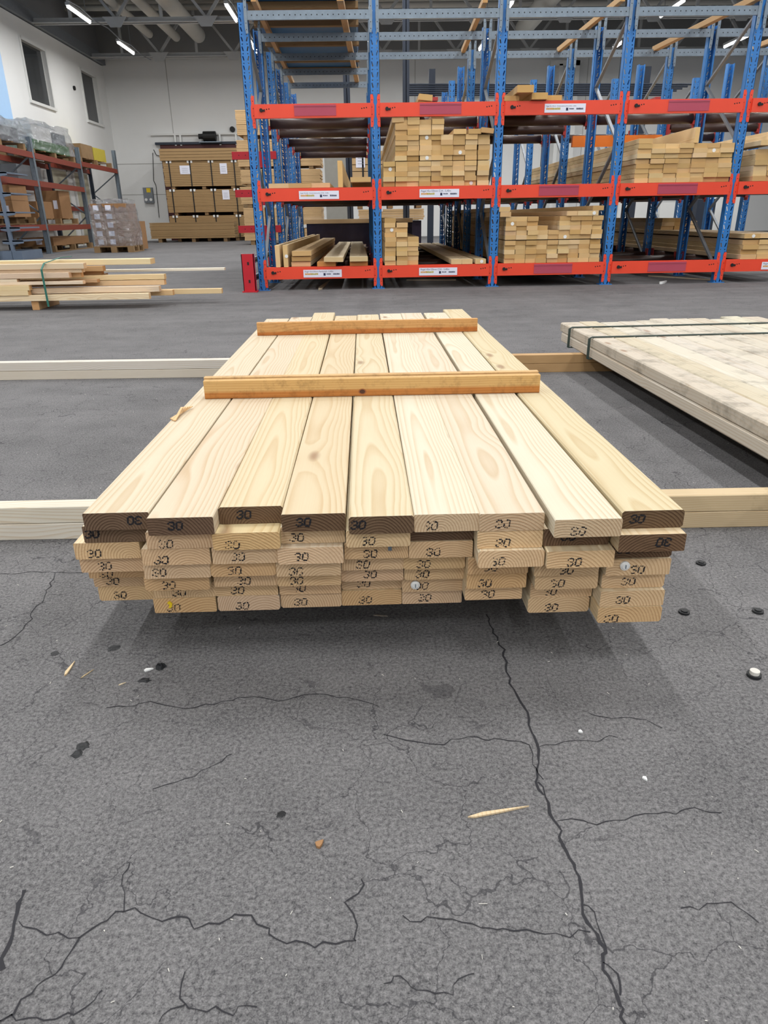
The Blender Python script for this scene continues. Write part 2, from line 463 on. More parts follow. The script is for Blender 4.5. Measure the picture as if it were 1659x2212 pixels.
# long cracks in the asphalt
def crack(pts, w, seed):
    rg = random.Random(seed)
    fine = [pts[0]]
    for a, b in zip(pts[:-1], pts[1:]):
        L_ = math.hypot(b[0] - a[0], b[1] - a[1])
        n = max(2, int(L_ / 0.012))
        for i in range(1, n + 1):
            u = i / n
            k = 0 if i == n else 1
            fine.append((a[0] + (b[0] - a[0]) * u + k * rg.gauss(0, 0.0022), a[1] + (b[1] - a[1]) * u + k * rg.gauss(0, 0.0022)))
    vs, fs = [], []
    for i, p in enumerate(fine):
        q0, q1 = fine[max(0, i - 1)], fine[min(len(fine) - 1, i + 1)]
        d = math.hypot(q1[0] - q0[0], q1[1] - q0[1]) or 1
        nx, ny = -(q1[1] - q0[1]) / d, (q1[0] - q0[0]) / d
        ww = w * rg.uniform(0.45, 1.25) / 2
        vs += [(p[0] + nx * ww, p[1] + ny * ww, 0.0006), (p[0] - nx * ww, p[1] - ny * ww, 0.0006)]
        if i: fs.append((2 * i - 2, 2 * i - 1, 2 * i + 1, 2 * i))
    m = MB(); m.add(vs, fs)
    tag(m.build('floor_crack', M['crack'], floor), kind='structure')
CR = [
 ([(0.211, 1.114), (0.215, 1.063), (0.217, 1.026), (0.22, 0.99), (0.217, 0.951), (0.218, 0.919), (0.218, 0.89), (0.224, 0.85), (0.226, 0.818), (0.224, 0.789), (0.226, 0.767), (0.222, 0.742), (0.214, 0.717), (0.208, 0.696), (0.213, 0.674)], 0.0032),
 ([(0.211, 0.696), (0.216, 0.66), (0.215, 0.635), (0.221, 0.617), (0.217, 0.597), (0.22, 0.578), (0.222, 0.562), (0.223, 0.544), (0.219, 0.524), (0.215, 0.508), (0.221, 0.49), (0.223, 0.477), (0.226, 0.466), (0.22, 0.456), (0.221, 0.442), (0.223, 0.423), (0.225, 0.412), (0.222, 0.398)], 0.0034),
 ([(0.204, 0.773), (0.215, 0.761), (0.213, 0.738), (0.214, 0.721), (0.219, 0.7)], 0.0016),
 ([(0.219, 0.519), (0.228, 0.51), (0.227, 0.49), (0.228, 0.472)], 0.0014),
 ([(0.22, 0.456), (0.227, 0.449), (0.23, 0.437), (0.226, 0.424)], 0.0018),
 ([(-0.356, 0.422), (-0.346, 0.428), (-0.345, 0.441), (-0.335, 0.454), (-0.322, 0.464), (-0.318, 0.478), (-0.312, 0.502), (-0.302, 0.512), (-0.29, 0.52), (-0.275, 0.53), (-0.257, 0.528), (-0.231, 0.517), (-0.215, 0.522), (-0.203, 0.519), (-0.195, 0.507), (-0.181, 0.513), (-0.158, 0.519), (-0.149, 0.521), (-0.13, 0.51), (-0.116, 0.505), (-0.108, 0.493), (-0.087, 0.49), (-0.067, 0.482), (-0.046, 0.485), (-0.025, 0.488), (-0.024, 0.504), (-0.038, 0.532), (-0.023, 0.542), (-0.02, 0.56)], 0.0018),
 ([(-0.312, 0.502), (-0.337, 0.509), (-0.348, 0.506), (-0.369, 0.515), (-0.384, 0.523)], 0.0014),
 ([(-0.275, 0.53), (-0.281, 0.552), (-0.291, 0.576), (-0.288, 0.592)], 0.0012),
 ([(-0.356, 0.422), (-0.341, 0.422), (-0.323, 0.424), (-0.304, 0.422), (-0.289, 0.425), (-0.274, 0.438), (-0.27, 0.447)], 0.0016),
 ([(-0.207, 0.416), (-0.199, 0.427), (-0.186, 0.431), (-0.194, 0.444), (-0.194, 0.462)], 0.0014),
 ([(-0.186, 0.431), (-0.175, 0.426), (-0.157, 0.428), (-0.139, 0.419), (-0.136, 0.427), (-0.118, 0.426)], 0.0013),
 ([(-0.61, 1.324), (-0.67, 1.328), (-0.663, 1.282), (-0.647, 1.215), (-0.647, 1.154), (-0.639, 1.106), (-0.647, 1.068), (-0.656, 1.054)], 0.0022),
 ([(-0.787, 1.329), (-0.747, 1.327), (-0.712, 1.335), (-0.67, 1.328)], 0.0018),
 ([(-0.41, 0.874), (-0.375, 0.875), (-0.347, 0.887), (-0.304, 0.871), (-0.275, 0.868), (-0.235, 0.882), (-0.187, 0.891), (-0.149, 0.878), (-0.101, 0.893), (-0.043, 0.882), (0.007, 0.857)], 0.0016),
 ([(-0.293, 0.705), (-0.265, 0.716), (-0.243, 0.725), (-0.228, 0.74), (-0.211, 0.752), (-0.201, 0.765)], 0.0013),
 ([(0.012, 0.796), (0.042, 0.783), (0.074, 0.774), (0.107, 0.782), (0.144, 0.785), (0.159, 0.777), (0.176, 0.779), (0.204, 0.773)], 0.0017),
 ([(0.228, 0.762), (0.251, 0.764), (0.283, 0.772), (0.311, 0.768), (0.323, 0.775), (0.343, 0.775)], 0.0013),
 ([(0.317, 0.83), (0.337, 0.819), (0.374, 0.817), (0.396, 0.811), (0.413, 0.792)], 0.0012),
 ([(0.22, 0.632), (0.252, 0.631), (0.266, 0.624), (0.291, 0.63), (0.316, 0.636), (0.346, 0.638), (0.368, 0.636), (0.386, 0.644), (0.404, 0.64), (0.425, 0.636)], 0.0015),
 ([(0.024, 0.514), (0.043, 0.506), (0.068, 0.508), (0.085, 0.504), (0.105, 0.497), (0.122, 0.494), (0.138, 0.492), (0.16, 0.49), (0.181, 0.488), (0.217, 0.488)], 0.0016),
 ([(0.002, 0.443), (0.012, 0.45), (0.025, 0.444), (0.033, 0.436), (0.051, 0.432), (0.068, 0.43), (0.075, 0.445), (0.091, 0.45)], 0.0013),
 ([(0.321, 0.511), (0.339, 0.508), (0.362, 0.515), (0.378, 0.516), (0.387, 0.504), (0.395, 0.491)], 0.0013),
 ([(-0.395, 0.561), (-0.394, 0.545), (-0.388, 0.521), (-0.382, 0.498), (-0.376, 0.471)], 0.0042),
]
for i, (p, w) in enumerate(CR): crack(p, w, i)

# ------------------------------------------------------------------ ceiling lamps
def lamp(x, y, label):
    e = tag(empty('ceiling_light', (x, y, 5.25)), label, 'ceiling light', 'fluorescent lamps in rows under the roof')
    h = MB(); h.box((-0.05, -0.72, 0.03), (0.05, 0.72, 0.09)); h.build('housing', M['truss'], e)
    t = MB(); t.tube((0, -0.70, 0.0), (0, 0.70, 0.0), 0.032, 10); t.build('tube', M['tube'], e)
    r = MB(); r.tube((0, -0.5, 0.09), (0, -0.5, 2.5), 0.006, 6); r.tube((0, 0.5, 0.09), (0, 0.5, 2.5), 0.006, 6); r.build('hanger', M['steel'], e)
    li = D.lights.new('lamp_light', 'AREA'); li.shape = 'RECTANGLE'; li.size = 0.14; li.size_y = 1.4; li.energy = LAMP_W; li.color = (1.0, 0.99, 0.975)
    lo = D.objects.new('lamp_light', li); lo.location = (0, 0, -0.045); lo.parent = e; COL.objects.link(lo)
rows = [(-6.68, 'leftmost lamp row'), (-3.05, 'second lamp row from left wall'), (0.3, 'middle lamp row'), (3.6, 'lamp row over third rack bay'), (7.64, 'lamp row over right rack bays'), (11.0, 'rightmost lamp row')]
yl = [(23.78, 'nearest the back wall'), (20.2, 'second from the back wall'), (16.7, 'third from the back wall'), (13.2, 'fourth from the back wall'), (9.7, 'fifth from the back wall'),
      (6.2, 'sixth from the back wall'), (2.7, 'seventh from the back wall'), (-0.8, 'eighth from the back wall'), (-4.3, 'ninth from the back wall'), (-7.8, 'added fill, tenth from back wall'), (-11.3, 'added fill, eleventh from back wall')]  # last two rows are unseen, added behind the camera to brighten stack fronts
for x, a in rows:
    for y, b_ in yl: lamp(x, y, 'lit fluorescent tube, %s, %s' % (a, b_))

# ------------------------------------------------------------------ roof trusses, pipes, columns
def truss(y, label):
    e = tag(empty('roof_truss', (0, y, 5.55)), label, 'roof truss')
    x0, x1, H = XL + 0.1, 20.0, 1.55
    lc = MB(); lc.box((x0, -0.14, 0), (x1, -0.02, 0.02)); lc.box((x0, -0.03, 0), (x1, -0.02, 0.13)); lc.box((x0, 0.02, 0), (x1, 0.14, 0.02)); lc.box((x0, 0.02, 0), (x1, 0.03, 0.13))
    lc.build('lower_chord', M['truss'], e)
    uc = MB(); uc.box((x0, -0.12, H), (x1, 0.12, H + 0.15)); uc.build('upper_chord', M['truss'], e)
    k, st = 0, 2.4
    x = x0 + 1.0
    while x < x1 - st:
        w = MB(); w.bar((x, 0, 0.1), (x, 0, H), 0.09, 0.07, 0, (1, 0, 0)); w.build('web_post', M['truss'], e)
        w = MB(); w.bar((x, 0, H), (x + st / 2, 0, 0.1), 0.08, 0.07); w.build('web_diagonal', M['truss'], e)
        w = MB(); w.bar((x + st / 2, 0, 0.1), (x + st, 0, H), 0.08, 0.07); w.build('web_diagonal', M['truss'], e)
        g = MB(); xc = x + st / 2
        g.prism([(xc - 0.32, 0.12), (xc - 0.14, -0.12), (xc + 0.14, -0.12), (xc + 0.32, 0.12)], -0.15, -0.14); g.build('gusset_plate', M['truss'], e)
        x += st
    return e
truss(26.72, 'grey steel roof truss closest to the back wall')
truss(22.4, 'grey steel roof truss crossing above the two lamps, second from back wall')
truss(18.1, 'grey steel roof truss, third from back wall')
for y, z, h, lab in ((20.5, 7.25, 0.2, 'pale horizontal roof beam in front of the second truss'), (25.0, 6.16, 0.09, 'lowest pale cross beam below the roof near the back wall'), (25.3, 6.30, 0.13, 'second pale cross beam below the roof near the back wall'), (25.0, 6.50, 0.16, 'third pale cross beam below the roof near the back wall'), (25.4, 6.78, 0.2, 'topmost pale cross beam below the roof near the back wall')):
    m = MB(); m.tube((XL + 0.1, y, z), (20, y, z), h / 2, 12)
    tag(m.build('roof_beam', M['duct'], smooth=True), lab, 'roof beam')
def pipe(x, z, r, y0, y1, label):
    m = MB(); m.tube((x, y0, z), (x, y1, z), r, 18); m.tube((x, y1, z), (x + 0.0, y1 + r * 1.2, z - 0.0), r, 18, 0, r * 0.6)
    tag(m.build('ventilation_pipe', M['duct'], smooth=True), label, 'pipe')
pipe(-5.05, 6.05, 0.22, 12, 26.2, 'thickest pale ventilation pipe running along roof toward the back wall')
pipe(-5.75, 6.0, 0.13, 12, 26.2, 'medium pale pipe just left of the thickest roof pipe')
pipe(-6.45, 5.98, 0.11, 12, 25.7, 'thinnest pale pipe, left one of three roof pipes')
pipe(5.1, 6.0, 0.26, 12, 25.5, 'thick pale pipe under the roof above third rack bay')
for nm, xx, yy, lab in (('darksteel', 0.79, 13.8, 'dark steel column behind second rack bay'), ('darksteel', -0.23, 13.8, 'dark steel column behind first rack bay'), ('steel', 6.6, 20.0, 'grey steel column behind right rack bays')):
    m = MB(); w = 0.055 if nm == 'darksteel' else 0.14
    m.box((xx - w, yy, 0), (xx + w, yy + 0.012, 6.9)); m.box((xx - w, yy + 0.10, 0), (xx + w, yy + 0.112, 6.9)); m.box((xx - 0.006, yy, 0), (xx + 0.006, yy + 0.11, 6.9)); m.box((xx - 0.15, yy - 0.08, 0), (xx + 0.15, yy + 0.2, 0.015))
    tag(m.build('steel_column', M[nm]), lab, 'column')
# stored tubes high behind the rack
for i in range(6):
    m = MB(); m.tube((0.9, 15.0, 2.775 + i * 0.034), (5.75 + 0.1 * i, 15.0, 2.725 + i * 0.034), 0.0165, 12)
    tag(m.build('metal_tube', M['darksteel']), 'dark grey tube stored high behind rack, %s from bottom' % ORD[i + 1], 'tube', 'grey tubes stored behind the rack')
e = tag(empty('cantilever_stand', (3.7, 15.65, 0)), 'dark cantilever stand carrying the grey tubes behind the rack', 'stand')
for x in (-2.3, 0.0, 1.9):
    z = 2.738 - 0.0101 * (x + 2.8)
    m = MB(); m.box((x - 0.05, -0.7, z - 0.06), (x + 0.05, 0.0, z)); m.build('arm', M['darkred'], e)
    m = MB(); m.box((x - 0.06, 0, 0), (x + 0.06, 0.12, 3.3)); m.box((x - 0.1, -0.3, 0), (x + 0.1, 0.3, 0.05)); m.build('column', M['darksteel'], e)

# ------------------------------------------------------------------ planks
GL3 = ['01110', '10001', '00001', '00110', '00001', '10001', '01110']
GL0 = ['01110', '10001', '10001', '10001', '10001', '10001', '01110']
def stamp(m, xc, zc, rg, bold=False, flip=False, slot=2, partial=0.0):
    for gi, gl in enumerate((GL3, GL0)):
        for r in range(7):
            for c in range(5):
                if gl[r][c] == '0': continue
                if not bold and rg.random() < (0.20 if gi == 0 else 0.10) + partial: continue
                px = -0.0107 + gi * 0.0117 + c * 0.0020 + (3 - r) * 0.0003
                pz = (3 - r) * 0.0020
                px += rg.gauss(0, 0.00022); pz += rg.gauss(0, 0.00022)
                if flip: px, pz = -px, -pz
                rad = rg.uniform(0.0013, 0.0018) if bold else rg.uniform(0.0008, 0.0015)
                m.disc((xc + px, -0.0004, zc + pz), rad, 7, slot)

def plank_mb(w, h, L, c=0.0025, n=1):
    """plank along +Y, front end at y=0, centred on x and z; slot 0 faces, slot 1 ends"""
    m = MB()
    x, z = w / 2, h / 2
    pr = [(-x + c, -z), (x - c, -z), (x, -z + c), (x, z - c), (x - c, z), (-x + c, z), (-x, z - c), (-x, -z + c)]
    vs = [(a, 0, b) for a, b in pr] + [(a, L, b) for a, b in pr]
    m.add(vs, [(i, 8 + i, 8 + (i + 1) % 8, (i + 1) % 8) for i in range(8)], 0)
    m.add([(a, 0, b) for a, b in pr], [tuple(range(8))], 1)
    m.add([(a, L, b) for a, b in pr], [tuple(range(8))[::-1]], 1)
    return m

def tone(h, j=0.03, rg=random):
    c = lin(h)
    k = 1 + rg.gauss(0, j)
    return (min(1, c[0] * k), min(1, c[1] * k * (1 + rg.gauss(0, 0.012))), min(1, c[2] * k * (1 + rg.gauss(0, 0.03))), 1)

# ---- the big stack in front: seven layers of nine planks, rows listed from the top layer down: (x, y, width, skew)
LAY, BEAR = 0.0287, 0.0835
STACK = {
1: [(-0.38, 0.966, 0.097, -0.002), (-0.393, 0.984, 0.096, 0.0), (-0.41, 0.985, 0.100, -0.005), (-0.411, 0.996, 0.099, -0.005), (-0.418, 1.03, 0.095, -0.005), (-0.423, 1.053, 0.094, -0.004), (-0.42, 1.056, 0.094, -0.003)],
2: [(-0.279, 0.942, 0.096, 0.001), (-0.287, 0.956, 0.099, -0.005), (-0.297, 0.958, 0.102, -0.004), (-0.302, 0.969, 0.101, -0.004), (-0.309, 0.982, 0.101, -0.005), (-0.308, 1.01, 0.101, -0.006), (-0.31, 1.01, 0.101, 0.001)],
3: [(-0.181, 0.978, 0.096, -0.01), (-0.186, 0.946, 0.099, -0.005), (-0.192, 0.957, 0.099, -0.004), (-0.2, 0.97, 0.100, -0.005), (-0.202, 0.99, 0.100, -0.002), (-0.206, 1.01, 0.101, -0.003), (-0.205, 1.011, 0.101, 0.0)],
4: [(-0.084, 0.944, 0.093, -0.002), (-0.088, 0.963, 0.096, -0.004), (-0.092, 0.95, 0.098, -0.001), (-0.098, 0.965, 0.099, -0.002), (-0.1, 0.986, 0.1, -0.003), (-0.102, 1.01, 0.1, -0.001), (-0.102, 1.016, 0.1, 0.005)],
5: [(0.016, 0.929, 0.094, -0.008), (0.011, 0.944, 0.095, -0.001), (0.008, 0.962, 0.097, -0.003), (0.002, 0.98, 0.097, -0.003), (0.001, 0.996, 0.099, -0.002), (0.0, 1.021, 0.1, -0.006), (-0.001, 1.018, 0.099, -0.005)],
6: [(0.112, 0.931, 0.095, 0.0), (0.108, 0.962, 0.096, -0.002), (0.107, 0.96, 0.097, -0.003), (0.099, 0.978, 0.096, -0.001), (0.102, 0.996, 0.098, -0.002), (0.1, 1.008, 0.1, -0.002), (0.1, 1.018, 0.099, -0.006)],
7: [(0.207, 0.928, 0.094, -0.005), (0.206, 0.929, 0.096, -0.003), (0.208, 0.922, 0.098, -0.001), (0.196, 0.956, 0.093, -0.003), (0.196, 0.962, 0.093, 0.003), (0.195, 0.976, 0.091, -0.007), (0.198, 1.25, 0.094, -0.005)],
8: [(0.311, 0.9, 0.096, -0.001), (0.306, 0.933, 0.097, -0.004), (0.31, 0.915, 0.099, -0.004), (0.300, 0.945, 0.099, -0.004), (0.304, 0.953, 0.098, -0.004), (0.305, 0.978, 0.099, -0.005), (0.303, 0.979, 0.099, -0.006)],
9: [(0.414, 0.926, 0.091, -0.009), (0.409, 0.905, 0.097, -0.003), (0.412, 0.943, 0.092, -0.004), (0.409, 0.94, 0.098, -0.005), (0.409, 0.952, 0.098, -0.004), (0.408, 0.944, 0.1, -0.006), (0.407, 0.943, 0.101, -0.004)],
}
WET = {(1, 1): -1, (1, 2): 1, (2, 1): 1, (3, 1): 1, (4, 1): 1, (5, 1): 1, (6, 2): 0, (8, 2): 1, (9, 1): 1, (9, 2): -1, (9, 3): 1}
STX = {(1, 1): 0.026, (1, 2): -0.034, (4, 1): -0.014, (5, 1): -0.033, (8, 1): -0.013, (9, 1): -0.022, (9, 2): 0.016, (9, 4): 0.0}
TOPTONE = {1: (205, 194, 169), 2: (205, 193, 166), 3: (203, 190, 158), 4: (203, 189, 158), 5: (204, 191, 163), 6: (210, 202, 186), 7: (206, 196, 176), 8: (210, 203, 188), 9: (202, 190, 160)}
TOPLEN = {1: 2.16, 2: 2.22, 3: 2.33, 4: 2.24, 5: 2.28, 6: 2.30, 7: 2.31, 8: 2.33, 9: 2.42}
rg = random.Random(11)
def washer(parent, x, z):
    wsh = MB(); wsh.tube((x, -0.0035, z), (x, -0.0004, z), 0.0075, 20); wsh.tube((x, -0.0055, z), (x, -0.0035, z), 0.0045, 16, 0, 0.0068)
    w_o = wsh.build('plastic_washer', M['white'], parent)
    st_ = MB(); st_.box((x - 0.0004, -0.0066, z - 0.003), (x + 0.0008, -0.0050, z + 0.003)); st_.build('staple', M['galv'], w_o)
TOPS = {1: 'with two-tone dark end', 2: 'with dark right-stamped end'}
for c, rws in STACK.items():
    for i, (x, y, w, sk) in enumerate(rws):
        k = 6 - i
        top = i == 0
        L_ = (TOPLEN[c] if top else TOPLEN[c] - rg.uniform(0, 0.05))
        w += 0.0012
        hgt = 0.0279
        m = plank_mb(w, hgt, L_, 0.0014 if rg.random() < 0.7 else 0.003)
        wet = (c, i + 1) in WET
        sx = STX.get((c, i + 1), -0.013 + rg.gauss(0, 0.006))
        if (c, i + 1) != (6, 2):
            stamp(m, sx, -0.004 + rg.gauss(0, 0.0012) if not wet else 0.001, rg, bold=wet, flip=WET.get((c, i + 1), 1) == -1)
        col = tone(TOPTONE[c], 0.012, rg) if top else tone(rg.choice(['#dccdb0', '#dfd1b6', '#d8c5a2', '#e0d4bd']), 0.04, rg)
        pos = 'top layer' if top else ('bottom layer' if i == 6 else '%s layer down' % ORD[i + 1])
        look = 'dark damp' if wet else 'tan'
        num = 'unstamped' if (c, i + 1) == (6, 2) else 'stamped 30'
        o = m.build('plank', [M['wood'], M['end_wet'] if wet else M['end'], M['ink']], None, (x, y, BEAR + LAY * k + LAY / 2), (0, 0, -sk * 0.3))
        o.color = col
        tag(o, 'plank with %s end %s, %s, %s column from left, front stack' % (look, num, pos, ORD[c]), 'plank', 'planks of the big front stack')
        if (c, i + 1) == (6, 6): washer(o, -0.029, 0.0)
        if (c, i + 1) == (9, 4): washer(o, -0.022, 0.004)
        if (c, i + 1) == (5, 3):
            s_ = MB(); s_.box((0.018, -0.002, 0.000), (0.0235, -0.0003, 0.0075)); s_.build('staple', M['galv'], o)
        if (c, i + 1) == (2, 7):
            s_ = MB(); s_.prism([(-0.028, 0.006), (-0.024, 0.009), (-0.020, 0.004), (-0.022, -0.003), (-0.027, -0.004), (-0.025, 0.002)], -0.0025, -0.0003); s_.build('label_scrap', M['yellow'], o)

# ---- battens lying across the stack on edge
def lath(name, x0, x1, y, z0, w, h, col, label, mat='wood_orange', rz=0.0, cat='batten', group=None):
    m = plank_mb(w, h, x1 - x0, 0.0015)
    o = m.build(name, [M[mat], M['end']], None, (x0, y, z0 + h / 2), (0, 0, -math.pi / 2 + rz))
    o.color = tone(col, 0.01)
    tag(o, label, cat, group)
    return o
STK = BEAR + 7 * LAY
bt = lath('batten', -0.393, 0.419, 1.681, STK, 0.020, 0.0435, '#d0ab72', 'orange pine batten on edge across front stack, knotted face toward camera', rz=-0.006)
kn = MB()
for rr, sl in ((0.0085, 0), (0.0058, 1)): kn.add([(0.0102 + 0.0002 * sl, 0.381 + rr * 1.15 * math.cos(a), -0.0105 + rr * 0.85 * math.sin(a)) for a in [k * math.pi / 8 for k in range(16)]], [tuple(range(16))], sl)
kn.build('knot', [plain('reddish_knot_ring', '#96592f', 0.7, var=0.3, scale=300), plain('dark_knot_core', '#4a2c1c', 0.7, var=0.3, scale=300)], bt)
lath('batten', -0.396, 0.419, 1.703, STK, 0.018, 0.0475, '#cfae7c', 'orange batten standing right behind the knotted front batten', rz=-0.006)
lath('batten', -0.403, 0.417, 2.662, STK, 0.020, 0.047, '#cd9f66', 'orange batten with dark stains across the far end of front stack', rz=0.006)

# ---- bearers on the floor
for z, a in ((0.0, 'lower'), (0.0415, 'upper')):
    lath('bearer', -2.6, 0.0, 1.543, z, 0.046, 0.0405, '#d6d1c6', '%s pale stud of the near left pair of floor bearers' % a, 'wood', rz=-0.012, cat='bearer')
    lath('bearer', 0.01, 3.0, 1.505, z, 0.046, 0.0405, '#c8b595', '%s beige stud of the near right pair of floor bearers' % a, 'wood_dirty' if z else 'wood', rz=-0.012, cat='bearer')
    lath('bearer', -3.4, 0.0, 3.395, z, 0.046, 0.0405, '#d4d0c7', '%s pale stud of the far left pair of floor bearers' % a, 'wood', rz=-0.030, cat='bearer')
    lath('bearer', 0.01, 3.6, 3.29, z, 0.046, 0.0405, '#bd9d72', '%s tan stud of the far right pair of floor bearers' % a, 'wood', rz=-0.018, cat='bearer')

# ---- strapped stack at the right
SX, SP = 1.085, 0.0975
e_l = [3.64, 3.66, 3.62, 3.64, 3.66, 3.72, 3.70, 3.70, 3.66, 3.75, 3.72]
SKEW = 0.021
for lay in range(2):
    for c in range(11):
        far = e_l[c] - (0.0 if lay else 0.03)
        m = plank_mb(0.0955, 0.0445, 2.75, 0.005)
        o = m.build('plank', [M['wood_dirty'] if lay else M['wood'], M['end']], None, (SX + c * SP + (2.75 - 3.7) * 0 + 0.02, far - 2.75, BEAR + 0.0225 + lay * 0.0452), (0, 0, SKEW))
        o.color = tone(rg.choice(['#c8c2b4', '#cdc7b9', '#c4bcaa', '#cac5ba']), 0.02, rg)
        tag(o, 'trodden whitish plank, %s layer, %s from left in strapped stack at right' % ('upper' if lay else 'lower', ORD[c + 1]), 'plank', 'planks of the strapped right stack')
for y, lab in ((3.44, 'thin dark green strap around the right stack, nearest its far end'), (3.14, 'thin dark green strap around right stack, second from its far end')):
    x0, x1, z0, z1 = SX - 0.038, SX + 10 * SP + 0.062, BEAR - 0.002, BEAR + 0.094
    xo = -(y - 0.95) * SKEW - 0.004
    m = MB(); P4 = [(x0 + xo, y, z0), (x0 + xo, y, z1 - 0.006), (x0 + xo + 0.012, y, z1), (x1 + xo, y + 0.03, z1), (x1 + xo, y + 0.03, z0)]
    for a, b_ in zip(P4, P4[1:] + P4[:1]): m.bar(a, b_, 0.011, 0.005, 0, (0, 0, 1))
    tag(m.build('strap', M['strap_dark']), lab, 'strap')

# ---- bundle of studs at the left, running across, held by a green strap
S3 = 3.19
BUN = [  # right end pixel row heights turned to metres: (x_right, y, z_centre, width_y, height, x_left, tone, label)
 (-1.844, 6.50, 0.361, 0.145, 0.045, -4.2, '#ecdcb4', 'wide pale plank on top of the left bundle'),
 (-2.34, 6.25, 0.346, 0.070, 0.042, -4.2, (226, 210, 184), 'pinkish stud directly under the wide top plank, left bundle'),
 (-2.37, 6.27, 0.305, 0.070, 0.026, -4.2, (222, 204, 176), 'thin stud in third layer of left bundle'),
 (-2.465, 6.22, 0.276, 0.060, 0.042, -4.2, (226, 206, 182), 'pink stud ending right of the green strap, left bundle'),
 (-2.399, 6.31, 0.273, 0.060, 0.042, -4.2, '#d9b98c', 'tan stud behind the pink stud in left bundle'),
 (-2.902, 6.22, 0.24, 0.060, 0.022, -4.2, '#efe2c8', 'short pale stud left of the strap, middle of left bundle'),
 (-2.36, 6.22, 0.216, 0.060, 0.026, -4.2, '#efe0c6', 'thin pale stud above the dark gap of left bundle'),
 (-2.278, 6.33, 0.219, 0.070, 0.026, -4.2, '#c4a27c', 'brown ended stud behind the thin pale stud, left bundle'),
 (-2.806, 6.20, 0.181, 0.060, 0.040, -4.2, '#ecd8b0', 'upper of two short studs at lower left of left bundle'),
 (-2.822, 6.20, 0.141, 0.060, 0.040, -4.2, '#ead6ae', 'lower of two short studs at lower left of left bundle'),
 (-1.75, 6.28, 0.149, 0.070, 0.046, -3.0, (226, 210, 188), 'brown streaked stud second from the bottom, left bundle'),
 (-1.824, 6.21, 0.098, 0.060, 0.048, -4.2, '#efdfc0', 'knotted bottom stud at the front of left bundle'),
 (-1.731, 6.42, 0.237, 0.070, 0.042, -4.2, '#e9d2a8', 'upper of two long studs behind middle of left bundle'),
 (-1.737, 6.42, 0.191, 0.070, 0.042, -4.2, '#e6cda2', 'lower of two long studs behind middle of left bundle'),
 (-1.661, 6.36, 0.109, 0.060, 0.044, -4.2, '#e2c392', 'stud with brown end behind the bottom stud, left bundle'),
 (-1.267, 6.50, 0.103, 0.060, 0.042, -4.2, '#ead2a6', 'longest stud poking out right at the base of left bundle'),
 (-1.271, 6.75, 0.271, 0.060, 0.022, -4.2, '#f2ece0', 'thin white lath poking far out right behind left bundle'),
 (-2.238, 6.40, 0.313, 0.070, 0.042, -4.2, '#c29f78', 'tan ended stud below the wide top plank, left bundle'),
 (-2.274, 6.45, 0.272, 0.070, 0.040, -4.2, '#be9a72', 'tan ended stud two below the wide top plank, left bundle'),
 (-2.266, 6.52, 0.244, 0.070, 0.040, -4.2, '#b8956c', 'dark ended stud deep in the middle of left bundle'),
]
for x1, y, z, wy, h, x0, col, lab in BUN:
    lath('stud', x0, x1, y, z - h / 2, wy, h, col, lab, 'wood', cat='stud', group='studs of the strapped left bundle')
for xx, lab in ((-2.795, 'short bearer under the left bundle where the green strap runs'), (-3.9, 'short bearer under the left bundle beyond the frame edge')):
    m = plank_mb(0.06, 0.072, 0.42, 0.003)
    o = m.build('bearer', [M['wood'], M['end']], None, (xx, 6.2, 0.036)); o.color = tone('#dcbd90'); tag(o, lab, 'bearer')
m = MB(); xs_, zt_ = -2.665, 0.366
zt2 = 0.383 
P4 = [(xs_, 6.150, 0.03), (xs_, 6.150, 0.325), (xs_ + 0.01, 6.20, 0.372), (xs_ + 0.06, 6.42, 0.405), (xs_ + 0.09, 6.59, 0.405)]
for a, b_ in zip(P4[:-1], P4[1:]): m.bar(a, b_, 0.016, 0.004, 0, (0, -1, 0) if a[2] < 0.1 else (0, 0, 1))
tag(m.build('strap', M['strap']), 'green plastic strap around the left bundle of studs', 'strap')

# ------------------------------------------------------------------ the blue timber rack
RX0, RW, RY = -1.045, 1.1858, 7.5726
ROWS = [RY, 8.60, 9.60, 10.65, 11.60, 12.64]
ZB = (0.167, 0.899, 1.618)
PW, PD, BH = 0.088, 0.07, 0.116
rack = tag(empty('timber_rack', (RX0 + 2.5 * RW, RY, 0)), 'long blue lumber rack with orange-red beams across the hall', 'storage rack')
def rl(x, y, z): return (x - (RX0 + 2.5 * RW), y - RY, z)

